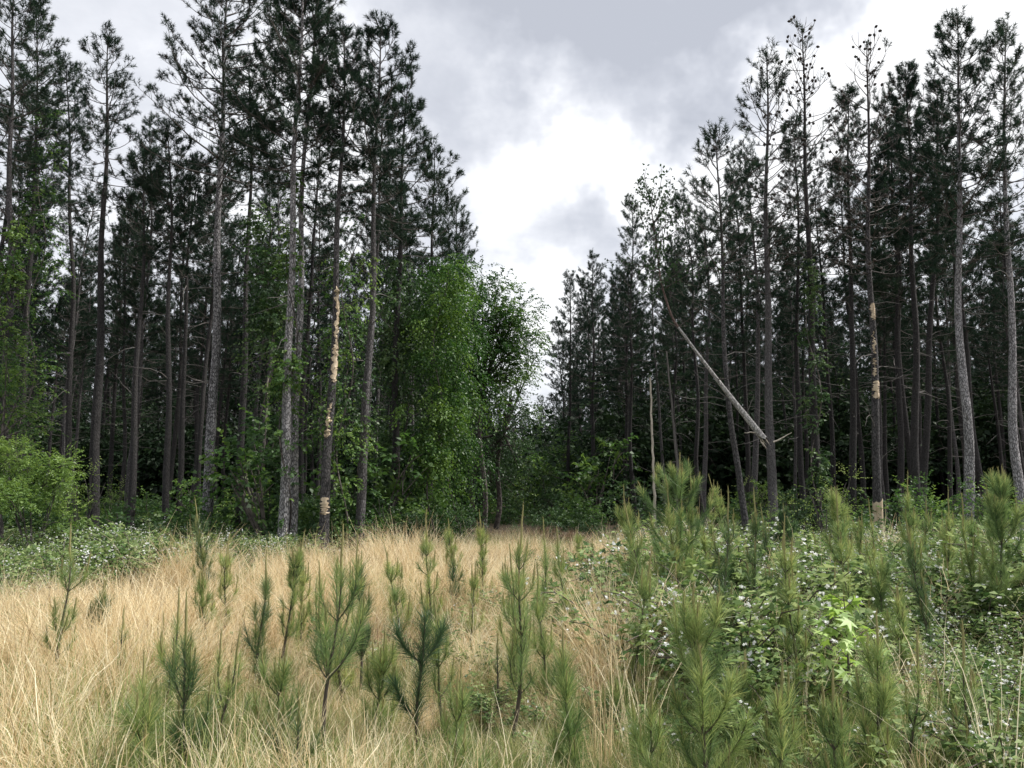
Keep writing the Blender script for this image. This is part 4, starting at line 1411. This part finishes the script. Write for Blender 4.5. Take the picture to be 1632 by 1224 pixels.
XR = np.random.default_rng(123)
SAP_MARKS = [(-100, 'left frame edge'), (196, 'thin leaning sapling'), (302, 'dark feathery sapling'), (530, 'two tiered sapling'), (672, 'dark dense sapling'), (830, 'slender tall sapling'),
             (1000, 'upright straw plumes'), (1116, 'broad bright sapling'), (1245, 'short yellow tipped sapling'), (1346, 'star leaved sapling'), (1455, 'slim upright spire'), (1598, 'large full sapling'), (1800, 'right frame edge')]
extra = []
while len(extra) < 46:
    px = XR.choice([XR.uniform(20, 600), XR.uniform(600, 1100), XR.uniform(1000, 1650)], p=[0.2, 0.25, 0.55])
    d = XR.uniform(5.2, 15)
    x = ground_pt(px, d)[0]
    if all(abs(px - q) > 22 or abs(d - e) > 3 for q, e, _x in extra):
        extra.append((px, d, x))
_keep, LANDMARKS = LANDMARKS, SAP_MARKS
labs = gap_labels([(x, d) for px, d, x in extra], 'small slim sapling', 'slim sapling far back', 9)
LANDMARKS = _keep
for (px, d, x), lab in zip(extra, labs):
    sapling(lab, ground_pt(px, d), XR.uniform(0.65, 1.25) * (1.0 if d < 9 else 1.15) * (1.25 if px > 1000 else 1.0), XR, lean=(XR.normal(0, 0.10), 0), spread=XR.uniform(0.16, 0.36), nd=XR.uniform(0.7, 1.1), nl=XR.uniform(0.11, 0.15),
            bare=XR.uniform(0.0, 0.35), whorl=XR.uniform(0.18, 0.32), tip=1.0, tint=(0.15, 0.9), needles=M_SNEED if XR.random() < 0.75 else M_SDARK)


# ------------------------------------------------------------------ the star leaved sapling
def star_leaf(size):
    g = Geo()
    pts = [(0, 0)]
    for k in range(5):
        a = math.radians(90 + (k - 2) * 52)
        if k == 0:
            b = a - math.radians(40)
            pts.append((math.cos(b) * 0.16, math.sin(b) * 0.16 + 0.25))
        pts.append((math.cos(a) * (0.75 if k in (0, 4) else 0.95), math.sin(a) * (0.75 if k in (0, 4) else 1.0) + 0.25))
        b = a + math.radians(26)
        pts.append((math.cos(b) * 0.36, math.sin(b) * 0.36 + 0.25))
    V = np.array([(x, y, -0.12 * (x * x + (y - 0.3) ** 2)) for x, y in pts]) * size
    V[0] = (0, 0, 0)
    n = len(pts)
    F = np.array([[0, i, i + 1] for i in range(1, n - 1)])
    g.add(V, F, 0, 0.5)
    return g


def star_sapling():
    rng = np.random.default_rng(9)
    d = 5.6
    foot = ground_pt(1345, d)
    top = unproject(1348, 950, d)
    H = top[2] - foot[2]
    root = thing('sweetgum_sapling', 'young sapling with light green star shaped leaves, brightest in the clearing', 'sapling', foot)
    g = Geo()
    z = np.linspace(0, 1, 10)
    X = np.column_stack([0.03 * np.sin(z * 4) + z * (top[0] - foot[0]), 0.02 * np.sin(z * 5), z * H])
    v, f = tubes(X, np.linspace(0.009, 0.003, 10), 6)
    g.add(v, f)
    TW = []
    spots = []
    for i in range(15):
        t = 0.35 + 0.62 * i / 14
        p = np.array([np.interp(t, z, X[:, k]) for k in range(3)])
        az, L = i * 2.4 + rng.normal(0, 0.3), 0.36 * (1 - t) + 0.07
        q = p + np.array([math.cos(az) * L, math.sin(az) * L, L * 0.55])
        TW.append(np.linspace(p, q, 4))
        for u in (0.3, 0.55, 0.75, 0.9, 1.0):
            spots.append((p + (q - p) * u, az))
    v, f = tubes(np.array(TW), np.tile(np.linspace(0.004, 0.002, 4), (15, 1)), 4)
    g.add(v, f)
    link('stem', g.mesh('stem', [M_STEM]), root)
    ms = []
    for i in range(4):
        gl = star_leaf(rng.uniform(0.07, 0.095))
        gl.T = [np.full(len(gl.V[0]), (0.2, 0.45, 0.65, 0.85)[i])]
        ms.append(gl.mesh('leaf', [M_LEAFG]))
    for i, (p, az) in enumerate(spots):
        o = link('leaf', ms[i % 4], root)
        o.location = p
        o.rotation_euler = (rng.normal(-0.55, 0.45), rng.normal(0, 0.5), az - math.pi / 2 + rng.normal(0, 0.7))
        s = rng.uniform(0.75, 1.25)
        o.scale = (s, s, s)


star_sapling()


# ------------------------------------------------------------------ grass, brambles, weeds
def blades(g, rng, n, h, r, lean, w, m=0, tint=(0, 1), seg=5, curl=1.0, base=(0, 0), drift=0.0):
    """n bent blades from a tuft foot of radius r."""
    a = rng.uniform(0, 6.28, n)
    q = r * np.sqrt(rng.random(n))
    B = np.column_stack([np.cos(a) * q + base[0], np.sin(a) * q + base[1], np.full(n, -0.03)])
    L = h * rng.uniform(0.5, 1.15, n)
    az = a + rng.normal(0, 0.9, n)
    if drift:                                                   # most blades laid over toward the tuft's own +x
        az = np.where(rng.random(n) < drift, rng.normal(0, 0.7, n), az)
    e = np.clip(rng.normal(lean, 0.22, n), 0.02, 1.2)           # starting lean from the vertical
    c = curl * rng.uniform(0.2, 1.3, n)
    rows = []
    p = B.copy()
    wob = rng.normal(0, 0.12, (seg + 1, n))
    for s in range(seg + 1):
        rows.append(p.copy())
        t = s / seg
        th = e + c * t * t
        azs = az + wob[s]
        p = p + np.column_stack([np.sin(th) * np.cos(azs), np.sin(th) * np.sin(azs), np.cos(th)]) * (L / seg)[:, None]
    P = np.stack(rows, 1)
    face = rng.uniform(0, 6.28, n)
    sd = np.column_stack([np.cos(face), np.sin(face), np.zeros(n)])
    ww = (w * rng.uniform(0.7, 1.3, n))[:, None] * (1 - 0.85 * np.linspace(0, 1, seg + 1) ** 1.5)[None]
    V = np.stack([P - sd[:, None] * ww[..., None] / 2, P + sd[:, None] * ww[..., None] / 2], 2)
    k = 2 * (seg + 1)
    qd = np.array([[2 * s, 2 * s + 1, 2 * s + 3, 2 * s + 2] for s in range(seg)])
    F = (qd[None] + (np.arange(n) * k)[:, None, None]).reshape(-1, 4)
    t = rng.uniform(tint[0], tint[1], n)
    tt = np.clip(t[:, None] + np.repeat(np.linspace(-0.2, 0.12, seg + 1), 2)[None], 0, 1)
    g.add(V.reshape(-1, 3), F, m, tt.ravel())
    return P


def plumes(g, P, rng, frac, m=0, ln=0.035):
    """Wispy seed heads along the upper part of some blades."""
    n = len(P)
    pick = rng.random(n) < frac
    Q = P[pick]
    if not len(Q):
        return
    for a, b in ((3, 4), (4, 5)):
        A, B = Q[:, a], Q[:, b]
        brush(g, A, B, 5, ln, 0.0022, 0.7, rng, m, (0.6, 1.0))


def scatter_xy(rng, n, y0, y1, dens, half=0.72, power=0.75):
    """Points over the clearing in view, kept by dens(x, y, pixel column, rng): denser nearer the camera."""
    u = rng.random(n)
    y = (y0 ** power + u * (y1 ** power - y0 ** power)) ** (1 / power)
    x = rng.uniform(-1, 1, n) * (half * y + 0.8)
    keep = rng.random(n) < dens(x, y, 816 + 1262 * x / y)
    return x[keep], y[keep]


def patchy(x, y, s, seed):
    r = np.random.default_rng(seed)
    v = np.zeros_like(x)
    for k in range(5):
        a, f, p = r.uniform(0, 6.28), s * r.uniform(0.5, 2.0), r.uniform(0, 6.28)
        v += np.sin((x * math.cos(a) + y * math.sin(a)) * f + p)
    return v / 5 * 1.6


def sig(v):
    return 1 / (1 + np.exp(-v))


def place(name, label, cat, x, y, meshes, rng, s0, s1, tilt=0.12, zs=None, flow=0.0, hmap=0.0, near=None, back=None):
    n = len(x)
    s = rng.uniform(s0, s1, n)
    if near:                                                    # trampled lower by the roadside, where the camera stands
        s = s * np.interp(y, (2.6, 5.5, 8.5), (near, near + 0.08, 1.0))
    if back:                                                    # lower again in the shade under the trees
        s = s * np.interp(y, (back[0] - 5, back[0]), (1.0, back[1]))
    scl = np.column_stack([s, s, s * (zs if zs is not None else 1)])
    yaw = rng.uniform(0, 6.28, n) if not flow else patchy(np.asarray(x), np.asarray(y), flow, 71) * 3.2 + rng.normal(0, 1.0, n)
    rot = np.column_stack([rng.normal(0, tilt, n), rng.normal(0, tilt, n), yaw])
    if hmap:
        scl *= np.clip(0.95 + hmap * patchy(np.asarray(x), np.asarray(y), 1.1, 23), 0.45, 1.6)[:, None]
    return scatter(name, label, cat, np.column_stack([x, y, gz(x, y)]), rot, scl, rng.integers(0, len(meshes), n), meshes)


def wood_edge(x, y):
    """Distance at which the clearing ends, by pixel column."""
    px = 816 + 1262 * x / y
    return np.interp(px, [0, 400, 480, 640, 700, 780, 860, 960, 1060, 1250, 1632], [25, 24, 21.5, 23, 25, 34, 36, 30, 26, 25, 24])


def clearing():
    rng = np.random.default_rng(62)
    near, mid, brown, green = [], [], [], []
    for i in range(6):
        g = Geo()
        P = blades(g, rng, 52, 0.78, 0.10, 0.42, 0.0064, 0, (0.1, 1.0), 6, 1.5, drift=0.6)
        plumes(g, P, rng, 0.08)
        blades(g, rng, 26, 0.28, 0.14, 0.6, 0.005, 0, (0, 0.5), 5, 0.8)
        near.append(g.mesh('straw_tuft', [M_STRAW]))
    for i in range(5):
        g = Geo()
        blades(g, rng, 60, 0.55, 0.16, 0.3, 0.007, 0, (0, 0.8), 5, 0.9)
        brown.append(g.mesh('brown_tuft', [M_STRAWB]))
    for i in range(5):
        g = Geo()
        blades(g, rng, 60, 0.38, 0.13, 0.35, 0.006, 0, (0, 0.9), 5, 0.9)
        green.append(g.mesh('green_tuft', [M_GRASS]))

    def straw(x, y, px):
        d = np.where(px < 1000, 1.0, np.interp(px, [1000, 1100, 1632], [0.8, 0.28, 0.18]))
        d = d * np.where(y > wood_edge(x, y) - 2 - 1.5 * patchy(x, y, 0.8, 7), 0.0, 1.0)
        far_left = (px < 430) & (y > np.interp(px, [0, 250, 430], [10.4, 12.4, 17]) + 1.3 * patchy(x, y, 0.6, 3))
        d = np.where(far_left, 0.15, d)
        gap = sig((patchy(x, y, 1.6, 4) + 0.75) * 5)
        mixz = np.where((px > 600) & (px < 1000) & (y > 7.5) & (y < 12), 0.55, 1.0)
        close = np.interp(y, [2.5, 5.5, 7.5], [0.45, 0.6, 1.0])
        fine = 0.12 + 0.88 * sig((patchy(x, y, 3.6, 55) + 0.2) * 7)
        d = d * np.where((px < 430) & (y > np.interp(px, [0, 250, 430], [10.4, 12.4, 17]) - 2.0), 0.6, 1.0)
        return d * gap * mixz * close * fine
    x, y = scatter_xy(rng, 26000, 2.6, 27, straw)
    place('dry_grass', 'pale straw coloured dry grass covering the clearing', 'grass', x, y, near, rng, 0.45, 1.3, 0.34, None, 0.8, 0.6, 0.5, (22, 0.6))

    # upright bunches: stiff pale stems with tips nodding over, standing above the laid grass
    bunch = []
    for i in range(7):
        g = Geo()
        P = blades(g, rng, 38, 0.95, 0.07, 0.10 + 0.04 * i, 0.0062, 0, (0.35, 1.0), 6, 0.7 + 0.2 * i, drift=0.5)
        blades(g, rng, 26, 0.55, 0.10, 0.3, 0.006, 0, (0.0, 0.6), 5, 0.9)
        plumes(g, P, rng, 0.35, 0, 0.03)
        bunch.append(g.mesh('bunch', [M_STRAW]))

    def bun(x, y, px):
        d = np.where(px < 1010, 0.75, 0.2) * sig((patchy(x, y, 1.7, 77) + 0.15) * 5)
        d = np.where((px < 430) & (y > np.interp(px, [0, 250, 430], [10.4, 12.4, 17])), 0.1, d)
        return np.where(y < wood_edge(x, y) - 1.5, d, 0) * np.interp(y, [4, 6.5], [0.25, 1])
    x, y = scatter_xy(rng, 6000, 3.6, 27, bun, 0.72, 0.9)
    place('standing_straw', 'taller upright bunches of pale dry grass standing out of the laid straw', 'grass', x, y, bunch, rng, 0.4, 0.8, 0.2, None, 0.8, 0.4, 0.75, (20, 0.7))

    def brn(x, y, px):
        a = ((px > 560) & (px < 1010) & (y > 15) & (y < wood_edge(x, y) + 3)) * 0.9
        b = 0.35 * sig(patchy(x, y, 1.2, 9) * 5)
        return np.where(y < wood_edge(x, y) - 1, np.maximum(a, b), a)
    x, y = scatter_xy(rng, 9000, 3.0, 38, brn, 0.7, 1.0)
    place('brown_grass', 'reddish brown dead grass thickest where the clearing narrows into the track', 'grass', x, y, brown, rng, 0.7, 1.3, 0.2, None, 0.0, 0.4, 0.5, (22, 0.55))

    def grn(x, y, px):
        d = np.where(px > 980, 1.0, np.where((px < 620) & (y > 7), 0.5, 0.7)) * sig(patchy(x, y, 1.3, 12) * 5 + 0.4)
        d = np.where(y < 6.5, np.maximum(d, 0.6), d)
        return np.where(y < wood_edge(x, y) - 1, d, 0)
    x, y = scatter_xy(rng, 19000, 2.6, 27, grn)
    place('green_grass', 'fresh green grass coming up through the straw', 'grass', x, y, green, rng, 0.75, 1.6, 0.18, None, 0.0, 0.4, 0.7)

    # brambles: arching canes, three-part leaves, white flowers
    br = []
    for i in range(6):
        g = Geo()
        canes, O, D = [], [], []
        for _ in range(10):
            az, L = rng.uniform(0, 6.28), rng.uniform(0.5, 1.0)
            t = np.linspace(0, 1, 6)[:, None]
            p = np.array([0, 0, 0]) + np.array([math.cos(az), math.sin(az), 0]) * t * L * 0.7 + np.array([0, 0, 1.0]) * (t * 1.35 - 0.75 * t * t) * L
            p = p + rng.normal(0, 0.02, p.shape)
            canes.append(p)
            for _ in range(20):
                u = rng.uniform(0.2, 1) * 5
                k = min(4, int(u))
                q = p[k] + (p[k + 1] - p[k]) * (u - k)
                O.append(q + rng.normal(0, 0.05, 3))
                D.append(nrm(np.array([math.cos(az), math.sin(az), 0]) * 0.4 + rng.normal(0, 1, 3) * np.array([1, 1, 0.5]) + np.array([0, 0, 0.2])))
        v, f = tubes(np.array(canes), np.tile(np.linspace(0.006, 0.003, 6), (10, 1)), 4)
        g.add(v, f, 1)
        O, D = np.array(O), np.array(D)
        n = len(O)
        t0 = rng.uniform(0.05, 0.85, n)
        hz = nrm(np.cross(D, [0, 0, 1.0]))
        for dd, sz in ((D, 0.062), (nrm(D * 0.5 + hz), 0.052), (nrm(D * 0.5 - hz), 0.052)):
            leaf_quads(g, O + D * 0.03, dd, sz * rng.uniform(0.8, 1.2, n), sz * 0.62, rng, 0, np.clip(t0 + rng.normal(0, 0.12, n), 0, 1), 0.75)
        br.append((g, canes))

    def with_flowers(gc, nf, rng):
        g, canes = gc
        h = Geo()
        for V, F, M, T in zip(g.V, g.F, g.M, g.T):
            h.V.append(V); h.F.append(F); h.M.append(M); h.T.append(T)
        h.n = g.n
        heads = [canes[rng.integers(0, len(canes))][rng.integers(2, 6)] + np.array([0, 0, 0.05]) for _ in range(max(1, nf // 6))]
        for q in range(nf):
            p = heads[q % len(heads)] + rng.normal(0, 0.055, 3)
            up = nrm(rng.normal(0, 0.45, 3) + np.array([0, -0.25, 0.9]))
            u = nrm(np.cross(up, [1, 0.2, 0]))
            w = np.cross(up, u)
            a = np.arange(5) * 2 * math.pi / 5 + rng.uniform(0, 6)
            dirs = np.cos(a)[:, None] * u + np.sin(a)[:, None] * w + up * 0.25
            leaf_quads(h, np.repeat(p[None], 5, 0), nrm(dirs), 0.019 * rng.uniform(0.6, 1.15), 0.0165, rng, 2, rng.uniform(0, 1, 5), 0.5)
        return h.mesh('bramble', [M_BRAMB, M_STEM, M_PETAL])
    full = [with_flowers(b, nf, rng) for b, nf in zip(br, (36, 22, 46, 14, 30, 10))]
    few = [with_flowers(b, nf, rng) for b, nf in zip(br, (4, 1, 0, 6, 0, 2))]

    def bram_r(x, y, px):
        d = np.interp(px, [920, 960, 1060, 1150, 1632], [0.0, 0.08, 0.6, 1.0, 1.0])
        d = d * sig((y - np.interp(px, [1000, 1150], [7.0, 5.8]) - 1.1 * patchy(x, y, 0.9, 5)) * 2.0)
        d = d * sig((patchy(x, y, 0.8, 31) + 0.9) * 5)
        d = d * np.where((px > 1270) & (px < 1430) & (y < 7.2), 0.0, 1.0)
        return np.where(y < wood_edge(x, y) + 1.5, d, 0)
    x, y = scatter_xy(rng, 3900, 4.2, 28, bram_r, 0.72, 1.0)
    sc = place('bramble_thicket', 'white flowered bramble thicket spreading over the right of the clearing', 'brambles', x, y, full, rng, 0.85, 1.4, 0.2, None, 0.0, 0.5, 0.62, (18, 0.78))

    def bram_l(x, y, px):
        d = np.interp(px, [-60, 250, 420, 560], [1.0, 1.0, 0.5, 0.0])
        return np.where((y > np.interp(px, [0, 250, 430], [10.6, 12.6, 17]) + 1.3 * patchy(x, y, 0.6, 3)) & (y < wood_edge(x, y) + 2), d, 0)
    x, y = scatter_xy(rng, 4600, 9.5, 28, bram_l, 0.72, 1.0)
    place('bramble_thicket', 'white flowered bramble belt along the foot of the left wood', 'brambles', x, y, full, rng, 0.7, 1.2, 0.2, None, 0.0, 0.35)

    def bram_c(x, y, px):
        a = ((px > 690) & (px < 1040) & (np.abs(y - 9.5) < 2.5 + patchy(x, y, 1, 2))) * 0.6
        b = (px < 60) * (y < 4.4) * (y > 4.2) * 0.05
        c = (px > 1040) * (y < 8) * 0.55 * sig(patchy(x, y, 1.5, 14) * 5)
        e = 0.26 * (y < 18) * (y > 5) * sig((patchy(x, y, 1.1, 19) - 0.25) * 7)
        far = (px > 820) & (px < 1060) & (y > 15)
        return np.where(y < wood_edge(x, y), np.maximum.reduce([a, b, c, e, far * 0.5]), 0)
    x, y = scatter_xy(rng, 3600, 2.8, 26, bram_c, 0.72, 0.9)
    place('leafy_weeds', 'low green leafy weeds with few white flowers between the grass', 'weeds', x, y, few, rng, 0.4, 0.75, 0.25, None, 0.0, 0.0, 0.55)

    # low green growth on the dim floor of the wood
    ug = []
    for i in range(4):
        g = Geo()
        O, d = blob_points(80, np.array([0, 0, 0.35]), 0.5, rng, 0.1)
        O[:, 2] = np.abs(O[:, 2])
        sprays(g, O, nrm(d + np.array([0, 0, 0.4])), 6, 0.3, 0.08, 0.05, rng, 0, (0.1, 0.8), 0.3)
        ug.append(g.mesh('undergrowth', [M_LEAF if i % 2 else M_LEAFD]))
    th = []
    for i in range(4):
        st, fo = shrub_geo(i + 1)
        th.append(fo.mesh('thicket', [M_LEAF_SHADED]))
    n = 1900
    y = rng.uniform(50, 120, n)
    x = rng.uniform(-0.74, 0.74, n) * y
    keep = ~((x > -3.0) & (x < 6.0) & (y < 90))
    x, y = x[keep], y[keep]
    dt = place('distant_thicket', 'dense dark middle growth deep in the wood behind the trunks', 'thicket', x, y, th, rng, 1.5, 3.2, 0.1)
    sv = np.array([v.vector[:] for v in dt.data.attributes['scl'].data]) * np.where(x > 0, 1.6, 1.35)[:, None]
    dt.data.attributes['scl'].data.foreach_set('vector', sv.astype(np.float32).ravel())
    n = 2600
    y = 23 + 42 * rng.random(n) ** 1.3
    x = rng.uniform(-0.72, 0.72, n) * y
    keep = (y > wood_edge(x, y) - 0.5)
    keep &= ~((x > -2.2) & (x < 3.0) & (y < 48) & (rng.random(n) < 0.7))
    keep &= ~((x > 4) & (rng.random(n) < 0.8))
    keep &= ~((x < 0) & (rng.random(n) < 0.25))
    keep &= rng.random(n) < sig((patchy(x, y, 0.55, 91) + 0.3) * 5)
    x, y = x[keep], y[keep]
    place('undergrowth', 'low leafy undergrowth on the dim floor of the wood', 'undergrowth', x, y, ug, rng, 0.5, 1.6, 0.12, None, 0.0, 0.6)


clearing()

# arching straw that stands out singly along the bottom edge
CLUMPS = [
    (150, 4.4, 0.75, 26, 1.5, 'arching pale straw clump bent low at the bottom left corner'),
    (60, 4.6, 0.7, 24, 1.3, 'pale straw clump, nearest the bottom left corner'),
    (480, 4.2, 0.85, 30, 1.4, 'pale straw arching right beside the stem of the two tiered sapling'),
    (575, 4.3, 0.6, 22, 1.1, 'straw clump between the two tiered and the dark dense sapling'),
    (770, 4.5, 0.6, 26, 0.8, 'bleached straw clump with crooked stalks right of the dark dense sapling'),
    (835, 4.3, 0.62, 26, 0.7, 'upright tan straw clump left of the fuzzy dark cored sapling'),
    (925, 4.0, 0.45, 20, 0.6, 'pale broken straw clump below the fuzzy dark cored sapling'),
    (965, 5.0, 0.85, 26, 0.6, 'tall upright straw plumes left of the broad bright sapling'),
    (1020, 5.2, 0.85, 26, 0.7, 'tall feathery straw plumes touching the broad bright sapling'),
    (1270, 5.6, 0.75, 30, 0.5, 'reddish tan straw clump left of the star leaved sapling'),
    (1500, 5.2, 0.9, 30, 1.3, 'long straw arching over the thin branched sapling at lower right'),
    (1600, 4.4, 1.0, 30, 1.2, 'long loose straw leaning in from the right edge'),
    (1490, 4.2, 0.5, 22, 1.0, 'short straw clump at the bottom edge below the narrow sapling'),
]
CL_RNG = np.random.default_rng(88)
for px, d, h, n, curl, lab in CLUMPS:
    p = ground_pt(px, d)
    g = Geo()
    P = blades(g, CL_RNG, n, h * 1.1, 0.07, 0.2, 0.0062, 0, (0.75, 1.0), 6, curl)
    plumes(g, P, CL_RNG, 0.9, 0, 0.03)
    root = thing('straw_clump', lab, 'grass clump', p, 'single clumps of tall straw')
    tag(link('blades', g.mesh('blades', [M_STRAW]), root), kind='stuff')
